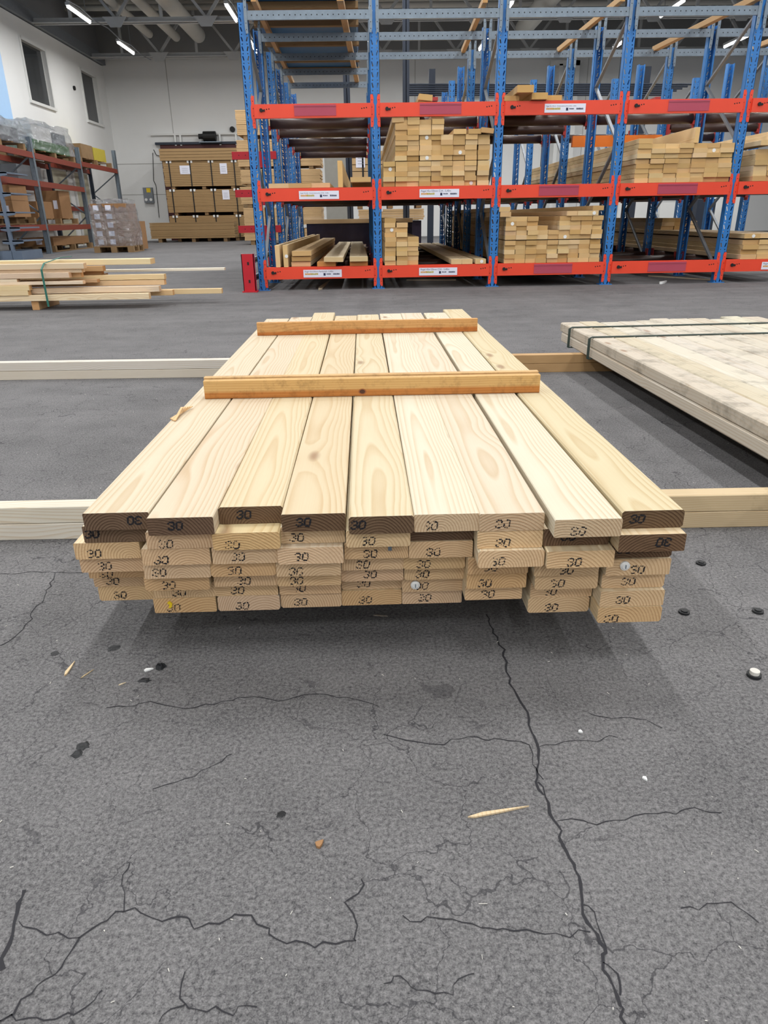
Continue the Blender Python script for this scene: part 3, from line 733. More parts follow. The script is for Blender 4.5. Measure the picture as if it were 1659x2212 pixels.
def upright_mesh():
    bm = bmesh.new()
    ch, hw = 0.075, PW / 2
    def loop(ps):
        vs = [bm.verts.new((x, 0, z)) for x, z in ps]
        return [bm.edges.new((vs[i], vs[(i + 1) % len(vs)])) for i in range(len(vs))]
    es = loop([(-hw, 0), (hw, 0), (hw, ch), (-hw, ch)])
    for s in (-1, 1):
        es += loop([(s * 0.012, 0.008), (s * 0.023, 0.005), (s * 0.034, 0.040), (s * 0.023, 0.043)])
        es += loop([(s * 0.022 + 0.006 * math.cos(a), 0.060 + 0.006 * math.sin(a)) for a in [k * math.pi / 3 for k in range(6)]])
    bmesh.ops.triangle_fill(bm, edges=es, use_beauty=True)
    bm.verts.ensure_lookup_table()
    vs = [v.co.copy() for v in bm.verts]; fs = [[v.index for v in f.verts] for f in bm.faces]
    bm.free()
    m = MB()
    n = 33
    for k in range(n):
        m.add([(v.x, 0, v.z + k * ch) for v in vs], fs)
        m.add([(v.x, 0.0025, v.z + k * ch) for v in vs], [f[::-1] for f in fs])
    H = n * ch
    for s in (-1, 1):
        a, b_ = sorted((s * hw, s * (hw - 0.003)))
        m.box((a, 0, 0), (b_, PD, H))
        a, b_ = sorted((s * hw, s * (hw - 0.016)))
        m.box((a, PD - 0.003, 0), (b_, PD, H))
    m.box((-0.065, -0.02, 0), (0.065, PD + 0.02, 0.006))
    me = D.meshes.new('upright')
    me.from_pydata(m.v, [], m.f)
    me.materials.append(M['blue'])
    return me, H
up_me, UH = upright_mesh()
for k in range(6):
    x = RX0 + k * RW
    for r, y in enumerate(ROWS):
        back = r % 2 == 1
        o = put('upright', up_me, rack, rl(x, y, 0), (0, 0, math.pi if back else 0))
        if k > 0 and r == 0: o.scale = (1, 1, 1.14)
    # zigzag bracing inside each two-post frame
    for r in (0, 2, 4):
        a, b_ = ROWS[r] + PD, ROWS[r + 1] - PD
        zs = [0.12, 0.72, 1.32, 1.92, 2.38]
        for q in range(4):
            br = MB()
            p0, p1 = (a, b_) if q % 2 == 0 else (b_, a)
            br.bar((0, p0, zs[q]), (0, p1, zs[q + 1]), 0.022, 0.03, 0, (1, 0, 0))
            br.build('brace', M['steel'], rack, rl(x, 0, 0))

def connector(side):
    """toothed end plate of a beam, side -1 = left end"""
    s = side
    pr = [(0.0, -0.135), (0.020, -0.135), (0.030, -0.110), (0.027, -0.070), (0.036, -0.045), (0.036, 0.045), (0.027, 0.070), (0.031, 0.105), (0.022, 0.135), (0.0, 0.135)]
    m = MB()
    m.prism([(s * px - s * 0.0, pz) for px, pz in pr], -0.006, 0.0)
    for pz in (-0.09, -0.03, 0.03, 0.09): m.disc((s * 0.014, -0.0066, pz), 0.004, 8, 1)
    return m.mesh('beam_connector', [M['red'], M['black']])
cL, cR = connector(-1), connector(1)
BL = RW - PW
bm_ = MB(); bm_.box((0, -0.030, -BH / 2), (BL, 0.020, BH / 2))
bm_.box((0, 0.012, BH / 2), (BL, 0.020, BH / 2 + 0.002))
for q in range(3):
    bm_.disc((0.095 + q * 0.022, -0.0306, 0.012 + q * 0.003), 0.006, 9, 1)
    bm_.disc((BL - 0.085 + q * 0.022, -0.0306, 0.014 + q * 0.003), 0.006, 9, 1)
beam_me = bm_.mesh('shelf_beam', [M['red'], M['black']])
pin = MB(); pin.tube((0.065, -0.042, 0.008), (0.065, -0.030, 0.008), 0.016, 12); pin.box((0.055, -0.04, -0.002), (0.1, -0.031, 0.012)); pin_me = pin.mesh('locking_pin', [M['black']])
hd = MB(); hd.box((0.375, -0.0335, -0.043), (0.770, -0.030, 0.050)); hd.box((0.375, -0.037, 0.034), (0.770, -0.033, 0.040)); hd_me = hd.mesh('label_holder', [M['holder']])
def text_mesh(s, size):
    cu = D.curves.new('t', 'FONT'); cu.body = s; cu.size = size
    o = D.objects.new('t', cu); COL.objects.link(o)
    dg = bpy.context.evaluated_depsgraph_get(); dg.update()
    me = D.meshes.new_from_object(o.evaluated_get(dg))
    vs = [v.co.copy() for v in me.vertices]; fs = [tuple(p.vertices) for p in me.polygons]
    D.objects.remove(o); D.meshes.remove(me); D.curves.remove(cu)
    return vs, fs
def price_label(line, price, parent, dx=0.0, tilt=0.0):
    m = MB(); w, h = 0.392, 0.074
    m.box((0, -0.0012, 0), (w, 0, h), 0)
    def tx(s, size, x, z, slot):
        vs, fs = text_mesh(s, size)
        m.add([(x + v.x, -0.0016, z + v.y) for v in vs], fs, slot)
    tx(line, min(0.024, 0.65 / max(1, len(line))), 0.014, 0.050, 1)
    rb = random.Random(len(line) + int(dx * 100))
    def blocks(x0, x1, z, h, slot):
        x = x0
        while x < x1:
            w_ = rb.uniform(0.006, 0.011)
            m.box((x, -0.0017, z), (min(x + w_, x1), -0.0012, z + h * rb.uniform(0.8, 1.0)), slot); x += w_ + 0.002
    blocks(0.016, 0.078, 0.024, 0.018, 2); blocks(0.078, 0.150, 0.024, 0.018, 3)
    m.box((0.205, -0.0017, 0.016), (0.226, -0.0012, 0.040), 1); blocks(0.236, 0.28, 0.026, 0.011, 1); blocks(0.305, 0.37, 0.024, 0.015, 1)
    m.build('price_label', [M['paper'], M['text'], M['logo'], M['logo2']], parent, (0.376 + dx, -0.0335, -0.042), (0, tilt, 0))
LAB = {(0, 1): ('Regel 45x220 - Konstruktionsvirke (C24) - 5,40m', '129,00'), (0, 0): ('Regel 45x220mm Planhyvlad - 5,40m', '149,00'),
       (1, 1): ('Regel 45x120mm C24 - 5,40m', '119,00'), (1, 0): ('Regel 45x120mm C24 - 5,40m', '89,00'),
       (2, 2): ('Regel 45x145mm - Konstruktionsvirke (C24) - 5,40m', '139,00'), (4, 0): ('Regel 45x170mm C24 - 5,40m', '159,00')}
for k in range(5):
    x = RX0 + k * RW + PW / 2
    for l, z in enumerate(ZB):
        b_ = put('shelf_beam', beam_me, rack, rl(x, RY, z))
        put('beam_connector', cL, b_, (0.002, 0, -0.004)); put('beam_connector', cR, b_, (BL - 0.002, 0, -0.004))
        put('locking_pin', pin_me, b_)
        if (k, l) in LAB: price_label(LAB[(k, l)][0], LAB[(k, l)][1], b_, tilt=0.004)
        else: put('label_holder', hd_me, b_)
# rear cross tubes and their red brackets
tb = MB(); tb.tube((0.02, 0, 0), (BL - 0.02, 0, 0), 0.051, 20); tube_me = tb.mesh('support_tube', [M['brown']], True)
bk = MB(); bk.box((-0.012, -0.045, -0.09), (0.0, 0.03, 0.09)); bk.box((0, -0.04, -0.06), (0.02, 0.03, -0.02)); bkl = bk.mesh('tube_bracket', [M['darkred']])
bk = MB(); bk.box((BL, -0.045, -0.09), (BL + 0.012, 0.03, 0.09)); bk.box((BL - 0.02, -0.04, -0.06), (BL, 0.03, -0.02)); bkr = bk.mesh('tube_bracket', [M['darkred']])
for k in range(5):
    x = RX0 + k * RW + PW / 2
    for l, z in enumerate(ZB):
        for r, y in enumerate(ROWS):
            if r == 0 or (l == 2 and k > 0 and r > 3): continue
            if l == 2 and k == 3 and r == 2: continue
            yy = y - 0.06 if r % 2 == 0 else y + 0.03
            t_ = put('support_tube', tube_me, rack, rl(x, yy, z + BH / 2 - (0.046 if l == 2 else 0.052)))
            put('tube_bracket', bkl, t_); put('tube_bracket', bkr, t_)
ob = MB(); ob.box((0, -0.03, -0.06), (BL, 0.03, 0.06)); ob.build('shelf_beam', M['orange'], rack, rl(RX0 + 3 * RW + PW / 2 + 0.02, 9.55, 1.50))
# galvanised tie beams along the top
gb = MB(); gb.box((-0.03, -0.022, -0.036), (BL + 0.03, 0.0, 0.036))
gb.box((-0.03, -0.0, 0.030), (BL + 0.03, 0.04, 0.036))
for q in range(22): gb.disc((0.04 + q * 0.049, -0.0226, 0.0), 0.0055, 8, 1)
gb_me = gb.mesh('top_beam', [M['galv'], M['black']])
gps = []
for s, o_ in ((-1, 0.0), (1, BL)):
    gp = MB()
    gp.prism([(o_ + s * px, pz) for px, pz in [(0.0, -0.14), (0.020, -0.14), (0.028, -0.1), (0.028, 0.1), (0.02, 0.14), (0.0, 0.14)]], -0.027, -0.022)
    for pz in (-0.11, -0.06, 0.06, 0.11): gp.disc((o_ + s * 0.014, -0.0276, pz), 0.004, 8, 1)
    gps.append(gp.mesh('beam_connector', [M['galv'], M['black']]))
for k in range(5):
    x = RX0 + k * RW + PW / 2
    for r, z in ((0, 2.375), (1, 2.396), (2, 2.42)) + (((3, 2.43), (4, 2.435)) if k == 0 else ()):
        g = put('top_beam', gb_me, rack, rl(x, ROWS[r] - (0 if r % 2 == 0 else PD + 0.01), z))
        for gp_me in gps: put('beam_connector', gp_me, g)
# red arms pointing left from the third row of posts
for z in (1.404, 0.982, 0.569):
    a_ = MB(); a_.box((-1.585, 9.58, z - 0.045), (RX0, 9.63, z + 0.04)); a_.box((-1.30, 9.57, z - 0.14), (-1.12, 9.58, z - 0.03))
    for q in range(5): a_.disc((-1.5 + q * 0.08, 9.579, z), 0.006, 8, 1)
    a_.build('side_arm', [M['guard'], M['black']], rack, rl(0, 0, 0))

# red guard at the left foot of the rack
g = tag(empty('rack_guard', (-1.165, 7.42, 0)), 'red rack end guard with grey rails beside first blue post', 'rack guard')
m = MB(); m.box((-0.062, 0, 0), (0.062, 0.012, 0.365)); m.box((-0.062, 0, 0), (-0.055, 0.07, 0.365)); m.box((0.055, 0, 0), (0.062, 0.07, 0.365)); m.box((-0.075, -0.02, 0), (0.075, 0.1, 0.012))
for z in (0.09, 0.26): m.box((-0.006, -0.0015, z), (0.012, 0, z + 0.03), 1)
m.build('guard_plate', [M['guard'], M['black']], g)
for z in (0.10, 0.27):
    m = MB(); m.box((0.0, 0.02, z), (0.045, 2.1, z + 0.012)); m.box((0.0, 0.02, z), (0.012, 2.1, z + 0.055)); m.box((0.0, 0.02, z + 0.043), (0.045, 2.1, z + 0.055)); m.build('guard_rail', M['galv'], g)
m = MB(); m.box((-0.062, 2.08, 0), (0.062, 2.1, 0.365)); m.build('guard_plate', M['guard'], g)

# wooden runners resting on the top tie beams
def runner(x0, y0, x1, y1, z, label, w=0.045, h=0.05):
    L_ = math.hypot(x1 - x0, y1 - y0)
    m = plank_mb(w, h, L_, 0.002)
    o = m.build('wooden_runner', [M['wood'], M['end_rack']], None, (x0, y0, z), (0.0, 0, math.atan2(-(x1 - x0), y1 - y0)))
    o.color = tone('#c2a27a'); tag(o, label, 'runner', 'wooden runners on top of the rack')
TZ = 2.445
runner(1.14, 7.50, 1.22, 9.62, TZ + 0.02, 'pine runner on top of the second rack bay')
runner(2.38, 7.50, 2.35, 9.62, TZ + 0.02, 'pine runner on top of the third rack bay')
runner(3.62, 7.50, 3.49, 9.62, TZ + 0.02, 'pine runner on top of the fourth rack bay', 0.06)
runner(4.80, 7.50, 4.66, 9.62, TZ + 0.02, 'pine runner on top of the fifth rack bay')
runner(-0.93, 7.50, -0.97, 11.75, TZ + 0.045, 'left pine runner on top of the first rack bay')
runner(-0.16, 7.50, -0.04, 11.75, TZ + 0.045, 'right pine runner on top of the first rack bay', 0.06)
for i, y in enumerate((8.0, 8.65, 9.55, 10.45, 11.15)):
    m = plank_mb(0.07, 0.06, 1.08, 0.003)
    o = m.build('cross_timber', [M['wood'], M['end_rack']], None, (-1.08, y, TZ + 0.102), (0, 0, -math.pi / 2)); o.color = tone('#8f7657')
    tag(o, 'brown cross timber under the blue pack, %s from the front' % ORD[i + 1], 'timber', 'cross timbers under the blue pack')
m = MB(); m.box((-1.10, 7.8, TZ + 0.134), (-0.02, 11.3, TZ + 0.55)); m.box((-1.115, 7.79, TZ + 0.36), (-0.005, 11.31, TZ + 0.40))
tag(m.build('wrapped_pack', M['bluewrap']), 'blue wrapped pack lying on timbers above the first rack bay', 'pack')

# ------------------------------------------------------------------ timber in the rack
_pm = {}
def pm(w, h, L, kind='rack'):
    key = (w, h, L, kind)
    if key not in _pm: _pm[key] = plank_mb(w, h, L, 0.002).mesh('timber', [M['wood'], M['end_rack']])
    return _pm[key]
pr_ = random.Random(5)
TT = ['#d3bd97', '#d8c29c', '#cdb58c', '#d2ba92', '#dcc8a6', '#c9ae82', '#d6c09c', (222, 206, 176), (196, 170, 128)]
def timber(x, y, z, w, h, L, label, rz=0.0, rx=0.0, ry=0.0, group=None, col=None):
    o = put('timber', pm(w, h, L), None, (x, y, z), (rx, ry, rz))
    o.color = tone(col or pr_.choice(TT), 0.05, pr_)
    tag(o, label, 'timber', group)
    if pr_.random() < 0.045:
        ws = MB(); ws.tube((0.01, -0.004, 0), (0.01, -0.0003, 0), 0.017, 14); ws.build('plastic_washer', M['white'], o)
    return o
def pile(x0, zb, cols, w, h, L, desc, group, pitch=None, gap=None, yf=7.56, colgap=()):
    pitch = pitch or w + 0.001
    x = x0
    for c, n in enumerate(cols):
        for r in range(n):
            extra = gap[1] * sum(1 for g_ in gap[0] if r >= g_) if gap else 0
            timber(x + pr_.gauss(0, 0.0025), yf + pr_.uniform(-0.012, 0.022), zb + h / 2 + r * (h + 0.0006) + extra, w, h, L,
                   'timber, row %s up, %s from left, %s' % (ORD[r + 1], ORD[c + 1], desc), group=group, ry=pr_.gauss(0, 0.006) if r == n - 1 else 0)
        x += pitch + (0.012 if c in colgap else 0)
T1, T2, T0 = ZB[1] + BH / 2 + 0.002, ZB[2] + BH / 2 + 0.002, ZB[0] + BH / 2 + 0.002
# second bay, middle shelf: the tall pile
pile(0.265, T1, [5], 0.115, 0.0434, 4.9, 'low column at left of tall pile', 'tall pile on the middle shelf')
pile(0.384, T1, [14, 14, 13, 14], 0.115, 0.0434, 4.9, 'tall pile, second bay middle shelf', 'tall pile on the middle shelf', pitch=0.1165, gap=([5], 0.006))
pile(0.827, T1, [10, 10, 10, 10], 0.115, 0.0434, 4.9, 'right half of tall pile, second bay', 'tall pile on the middle shelf', pitch=0.1165, gap=([5], 0.006), colgap=(2,))
zt = T1 + 10 * 0.0440 + 0.029
timber(0.948, 7.54, zt, 0.12, 0.043, 4.9, 'loose timber on top of tall pile, left of three', group='tall pile on the middle shelf')
timber(1.091, 7.54, zt, 0.12, 0.043, 4.9, 'loose timber on top of tall pile, middle of three', group='tall pile on the middle shelf')
timber(1.211, 7.53, zt + 0.006, 0.12, 0.043, 4.9, 'tilted timber on top of tall pile next to third post', ry=0.10, group='tall pile on the middle shelf')
timber(0.355, 7.56, T1 + 12 * 0.0440 + 0.05, 0.115, 0.043, 4.9, 'loose timber leaning on upper left of tall pile', ry=-0.05, group='tall pile on the middle shelf')
# second bay, bottom
pile(0.271, T0, [10, 9, 6], 0.112, 0.0442, 4.9, 'narrow pile, second bay bottom shelf', 'narrow pile on the bottom shelf', pitch=0.1145)
for i, px in enumerate((0.946, 1.056, 1.194)):
    timber(px, 7.55, T0 + 0.024, 0.108, 0.047, 4.9, '%s flat timber at right on second bay bottom shelf' % ('left', 'middle', 'right')[i], rz=0.0, group='flat timbers on the bottom shelf', col='#d9c8a6')
# third bay, bottom
pile(1.49, T0, [10, 10, 10, 8, 7, 10, 10, 10, 10], 0.108, 0.0427, 4.6, 'wide pile, third bay bottom shelf', 'wide pile on the bottom shelf of third bay', pitch=0.1095, gap=([5], 0.008))
zt = T0 + 10 * 0.0433 + 0.008
for i, (px, lv, rz) in enumerate(((1092, 0, 0), (1090, 1, 0.0), (1258, 0, 0.0), (1281, 0, 0.0), (1290, 1, 0.0), (1240, 0, 0.0))):
    x = [1.428, 1.417, 2.203, 2.31, 2.359, 2.101][i]
    timber(x, 7.55, zt + 0.023 + lv * 0.046, 0.108, 0.044, 4.4, 'loose top timber of the wide third-bay pile, ' + ('lower left end', 'upper left end', 'third from right', 'lower right end', 'upper right end', 'fourth from right')[i], rz=rz, group='wide pile on the bottom shelf of third bay')
# fourth bay, middle
pile(2.762, T1, [8] * 7, 0.135, 0.0418, 4.9, 'timber pack, fourth bay middle shelf', 'timber pack of the fourth bay', pitch=0.1362, gap=([5], 0.005))
zt = T1 + 8 * 0.0424 + 0.006
timber(2.763, 7.56, zt + 0.023, 0.135, 0.044, 4.9, 'loose timber on top left of the fourth-bay pack', group='timber pack of the fourth bay')
timber(3.234 + 0.02, 7.55, zt + 0.068, 0.045, 0.135, 4.0, 'timber standing on edge on top of the fourth-bay pack', rz=0.0, group='timber pack of the fourth bay', col='#e2cba2')
# fifth bay
pile(3.939, T1, [6, 6, 6], 0.135, 0.0470, 4.9, 'timber pack, fifth bay middle shelf', 'timber pack of the fifth bay middle', pitch=0.1362)
zt = T1 + 6 * 0.0476
for i in range(3):
    timber(3.935 + i * 0.12, 7.5, zt + 0.05 + 0.052 * i, 0.135, 0.044, 4.9, 'loose pale timber over fifth-bay middle pack, ' + ('lowest', 'middle', 'topmost')[i], rz=0.0, group='timber pack of the fifth bay middle', col='#e6d2aa')
pile(3.977, T0, [5, 5, 5], 0.165, 0.0465, 5.0, 'timber pack, fifth bay bottom shelf', 'timber pack of the fifth bay bottom', pitch=0.167, gap=([4], 0.012))
pile(3.934 + 0.05, T0 + 5 * 0.0471 + 0.013, [3, 3], 0.165, 0.0465, 2.9, 'rear pack above fifth-bay bottom pack', 'rear pack of the fifth bay', pitch=0.167, yf=9.75)
# first bay
for i, (px, ln, lab) in enumerate(((-0.878, 4.9, 'left of two planks on edge, first bay bottom shelf'), (-0.798, 4.9, 'right of two planks on edge, first bay bottom shelf'))):
    timber(px, 7.55, T0 + 0.105, 0.045, 0.21, ln, lab, group='planks on the first bay bottom shelf', col='#e0cda6', rz=-0.01)
for r in range(3):
    timber(-0.649 + 0.008 * r, 7.55 + 0.02 * (2 - r), T0 + 0.025 + r * 0.052, 0.195, 0.046, 4.9, 'flat plank, %s of three beside the planks on edge' % ('lowest', 'middle', 'topmost')[r], group='planks on the first bay bottom shelf', rz=-0.012)
timber(-0.387, 7.56, T0 + 0.022, 0.19, 0.043, 4.9, 'brown plank under slanted grey plank, first bay bottom shelf', group='planks on the first bay bottom shelf', col='#c99a66')
timber(-0.31, 7.5, T0 + 0.068, 0.195, 0.044, 4.9, 'slanted weathered plank in middle of first bay bottom shelf', rz=0.0, ry=0.02, group='planks on the first bay bottom shelf', col='#cfc3a6')
timber(-0.056, 7.57, T0 + 0.022, 0.185, 0.043, 4.9, 'lower plank beside second post, first bay bottom shelf', group='planks on the first bay bottom shelf', col='#b58c5e')
timber(-0.055, 7.53, T0 + 0.067, 0.185, 0.044, 4.9, 'upper cupped plank beside second post, first bay bottom shelf', group='planks on the first bay bottom shelf', col='#d2c5a8', rz=0.012)
timber(-0.821, 7.56, T1 + 0.022, 0.195, 0.042, 4.9, 'leftmost flat plank on first bay middle shelf', group='planks on the first bay middle shelf')
timber(-0.613, 7.56, T1 + 0.022, 0.22, 0.042, 4.9, 'second flat plank on first bay middle shelf', group='planks on the first bay middle shelf')
timber(-0.413, 7.57, T1 + 0.022, 0.19, 0.042, 4.9, 'third flat plank on first bay middle shelf', group='planks on the first bay middle shelf')
timber(-0.214, 7.55, T1 + 0.118, 0.046, 0.235, 4.9, 'plank standing on edge on first bay middle shelf', group='planks on the first bay middle shelf', col='#dcc092', rz=0.0)
timber(-0.004, 7.75, T1 + 0.022, 0.19, 0.043, 4.7, 'set back plank under the raised one, first bay middle shelf', group='planks on the first bay middle shelf', col='#a98c66')
timber(-0.016, 7.54, T1 + 0.066, 0.20, 0.044, 4.9, 'raised plank beside second post, first bay middle shelf', group='planks on the first bay middle shelf')
# top shelf
timber(0.615, 7.54, T2 + 0.038, 0.13, 0.05, 4.9, 'single tilted plank on second bay top shelf', ry=0.10, group='planks on the top shelf', col='#cbb088')
timber(1.432, 7.55, T2 + 0.022, 0.14, 0.043, 4.9, 'lowest left plank on third bay top shelf', group='planks on the top shelf', col='#c5a67a')
timber(1.537, 7.45, T2 + 0.085, 0.155, 0.06, 4.5, 'uppermost slanting plank on third bay top shelf', rz=0.0, group='planks on the top shelf', col='#ceb080')
timber(1.686, 7.5, T2 + 0.032, 0.15, 0.055, 4.8, 'middle slanting plank on third bay top shelf', rz=0.0, group='planks on the top shelf', col='#ceb282')
timber(1.833, 7.55, T2 + 0.022, 0.15, 0.043, 4.9, 'right plank on third bay top shelf', group='planks on the top shelf', col='#c9aa78')

# ------------------------------------------------------------------ things behind the rack
def pallet(x, y, z, w, d, label, rz=0.0, group=None):
    e = tag(empty('pallet', (x, y, z), rz), label, 'pallet', group)
    for q in range(5):
        m = MB(); yy = -d / 2 + q * (d - 0.1) / 4; m.box((-w / 2, yy, 0.12), (w / 2, yy + 0.1, 0.144)); m.build('deck_board', M['pallet'], e)
    for xx in (-w / 2, -0.07, w / 2 - 0.14):
        m = MB()
        for yy in (-d / 2, -0.05, d / 2 - 0.1): m.box((xx, yy, 0.022), (xx + 0.14, yy + 0.1, 0.12))
        m.box((xx, -d / 2, 0), (xx + 0.14, d / 2, 0.022)); m.build('runner', M['pallet'], e)
    return e
def carton(x0, y0, z0, x1, y1, z1, label, mat='card', group=None, paper=None, name='carton'):
    m = MB(); m.box((x0, y0, z0), (x1, y1, z1)); m.box((x0 - 0.001, (y0 + y1) / 2 - 0.03, z1), (x1 + 0.001, (y0 + y1) / 2 + 0.03, z1 + 0.002))
    o = m.build(name, M[mat]); tag(o, label, 'box', group)
    if paper:
        p = MB(); cx, cz, w, h = paper
        p.box((x0 + (x1 - x0) * cx - w / 2, y0 - 0.004, z0 + (z1 - z0) * cz - h / 2), (x0 + (x1 - x0) * cx + w / 2, y0, z0 + (z1 - z0) * cz + h / 2)); p.build('paper_label', M['paper'], o)
    return o
def board_bundle(x0, x1, y0, y1, z0, z1, label, mat, straps=(), papers=(), layers=12, group=None, corner=True, gap=0.09):
    e = tag(empty('board_bundle', ((x0 + x1) / 2, (y0 + y1) / 2, z0)), label, 'board bundle', group)
    cx, cy_ = (x0 + x1) / 2, (y0 + y1) / 2
    m = MB(); n = layers; rgx = random.Random(int(abs(x0 * 100) + z0 * 1000))
    for q in range(n):
        a, b_ = z0 + (z1 - z0) * q / n, z0 + (z1 - z0) * (q + 1) / n
        jx, jy = rgx.uniform(-0.012, 0.012), rgx.uniform(-0.012, 0.0)
        m.box((x0 - cx + jx, y0 - cy_ + jy, a - z0), (x1 - cx + jx, y1 - cy_ + jy, b_ - z0 - (z1 - z0) / n * 0.10))
    m.build('boards', M[mat], e)
    for s in straps:
        xx = x0 - cx + (x1 - x0) * s
        m = MB(); m.box((xx - 0.018, y0 - cy_ - 0.02, 0.0), (xx + 0.018, y0 - cy_ - 0.014, z1 - z0)); m.box((xx - 0.018, y0 - cy_ - 0.02, z1 - z0), (xx + 0.018, y1 - cy_, z1 - z0 + 0.005)); m.build('strap', M['black'], e)
        if corner:
            m = MB()
            for s2 in (-0.09, 0.03): m.box((xx + s2, y0 - cy_ - 0.025, z1 - z0 - 0.06), (xx + s2 + 0.06, y0 - cy_ + 0.05, z1 - z0 + 0.012))
            m.build('corner_protector', M['white'], e)
    for (u, v, w, h) in papers:
        m = MB(); xx, zz = x0 - cx + (x1 - x0) * u, (z1 - z0) * v
        m.box((xx - w / 2, y0 - cy_ - 0.02, zz - h / 2), (xx + w / 2, y0 - cy_ - 0.015, zz + h / 2), 0)
        for q in range(3): m.box((xx - w * 0.3, y0 - cy_ - 0.022, zz - h * 0.25 + q * h * 0.2), (xx + w * 0.3, y0 - cy_ - 0.02, zz - h * 0.22 + q * h * 0.2), 1)
        m.build('paper_label', [M['paper'], M['steel']], e)
    for q in (0.1, 0.5, 0.88):
        m = MB(); xx = x0 - cx + (x1 - x0) * q; m.box((xx - 0.06, y0 - cy_ + 0.02, -gap), (xx + 0.06, y1 - cy_ - 0.02, 0.0)); m.build('spacer_block', M['pallet'], e)
    return e
Y5 = 26.3
mx0, mx1 = -6.689, -4.099
board_bundle(mx0, mx1, Y5, 27.6, 0.12, 0.825, 'lowest fibreboard bundle of the tower before the sliding door', 'mdf', (0.08, 0.35, 0.62, 0.92), (), 14, gap=0.12)
board_bundle(mx0, mx1, Y5, 27.6, 0.93, 1.645, 'middle fibreboard bundle of the tower before the sliding door', 'mdf', (0.08, 0.35, 0.62, 0.92), ((0.78, 0.75, 0.24, 0.3),), 14)
board_bundle(mx0, mx1, Y5, 27.6, 1.745, 2.515, 'upper fibreboard bundle with two papers before the sliding door', 'mdf', (0.08, 0.35, 0.62, 0.92), ((0.28, 0.65, 0.34, 0.26), (0.78, 0.68, 0.24, 0.32)), 14)
board_bundle(mx0 - 0.06, mx1 - 0.06, Y5 - 0.05, 27.6, 2.527, 2.89, 'loose fibreboard sheets on top of the tower before the sliding door', 'mdf', (), (), 4, gap=0.01)
board_bundle(-7.145, -4.333, 25.4, 26.0, 0.12, 0.618, 'single low fibreboard bundle on the floor before the tower', 'mdf', (), (), 22, gap=0.12)
# tower of pale boards seen through and beside the first bay
tx0, tx1 = -3.42, -1.14
for i, (ya, yb) in enumerate(((520, 500), (496, 455), (448, 407), (402, 376), (371, 322), (302, 230))):
    z0, z1 = {0: (0.12, 0.42), 1: (0.52, 0.98), 2: (1.08, 1.52), 3: (1.60, 1.95), 4: (2.03, 2.68), 5: (2.80, 3.40)}[i]
    board_bundle(tx0 + 0.04 * (i % 2), tx1 - 0.03 * (i % 2), 21.6, 22.8, z0, z1, 'pale board bundle %s of tower behind first bay' % ('at the base', 'second from base', 'third from base', 'fourth from base', 'fifth from base', 'at the top')[i], 'osb', (0.28, 0.75) if i != 5 else (), ((0.2, 0.5, 0.24, 0.3),) if i == 2 else (), (8, 12, 12, 9, 16, 14)[i], corner=False, gap=(0.12, 0.095, 0.095, 0.075, 0.075, 0.115)[i])
# plum wrapped pack and timber packs behind
m = MB(); m.box((-0.992, 13.2, 0.1), (0.854, 13.75, 0.601)); o = m.build('wrapped_pack', M['dark_load']); tag(o, 'dark plum plastic wrapped pack behind first bay bottom shelf', 'pack')
c_ = MB(); c_.box((-1.009 - 0.01, 13.18, 0.594), (0.854 + 0.01, 13.8, 0.661)); c_.build('lid_board', M['osb'], o)
m = MB(); m.box((-1.019, 21.2, 0.0), (-0.439, 21.3, 3.0)); tag(m.build('grey_sheet', plain('grey_sheet_board', '#8d8b84', 0.8)), 'upright grey sheet beside the pale board tower', 'sheet')
board_bundle(-0.233, 1.458, 17.0, 17.8, 0.95, 2.021, 'sawn timber bundle with red white label behind second post', 'osb', (0.15,), ((0.12, 0.82, 0.2, 0.28), (0.12, 0.3, 0.25, 0.25)), 8, corner=False)
board_bundle(-0.099, 1.36, 16.9, 17.9, 0.62, 0.849, 'flat board bundle seen through second bay bottom', 'osb', (), ((0.3, 0.9, 0.2, 0.06),), 5, corner=False, gap=0.01)
m = MB(); m.box((-0.057, 17.0, 0.0), (1.31, 17.8, 0.601)); tag(m.build('wrapped_pack', M['dark_load']), 'dark wrapped pack on the floor behind second bay', 'pack')
board_bundle(1.997, 3.122, 15.0, 16.0, 0.12, 0.748, 'brown board bundle low behind third post', 'mdf', (), (), 6, corner=False)
board_bundle(4.747, 6.247, 14.0, 15.0, 0.12, 0.539, 'brown board bundle low behind fourth bay', 'osb', (), (), 6, corner=False)
carton(7.463, 22, 0.0, 8.352, 22.8, 0.974, 'white crate far behind fourth bay', 'frame', name='crate')
carton(8.695, 22, 0.0, 9.313, 22.8, 0.958, 'white crate far behind fourth bay, right one', 'frame', name='crate')
m = MB(); m.box((7.997, 18, 0), (8.446, 18.8, 0.968)); tag(m.build('cabinet', M['darksteel']), 'dark cabinet behind the fifth blue post', 'cabinet')
m = MB(); m.box((9.07, 19, 0), (9.569, 19.8, 1.028)); tag(m.build('cabinet', M['frame']), 'white cabinet behind the fifth blue post', 'cabinet')
# white steel gate frame high on the back wall at right
m = MB(); gx0, gx1 = 6.499, 7.511
m.box((gx0, 27.6, 5.35), (gx1, 27.75, 5.5)); m.box((gx1 - 0.16, 27.6, 0.0), (gx1, 27.75, 5.5)); m.box((gx1 - 0.7, 27.6, 0.0), (gx1 - 0.58, 27.75, 5.4)); m.box((gx0 - 3.2, 27.6, 4.5), (gx1, 28.0, 4.62))
tag(m.build('gate_frame', M['frame']), 'white steel frame high on the back wall behind third bay', 'frame')

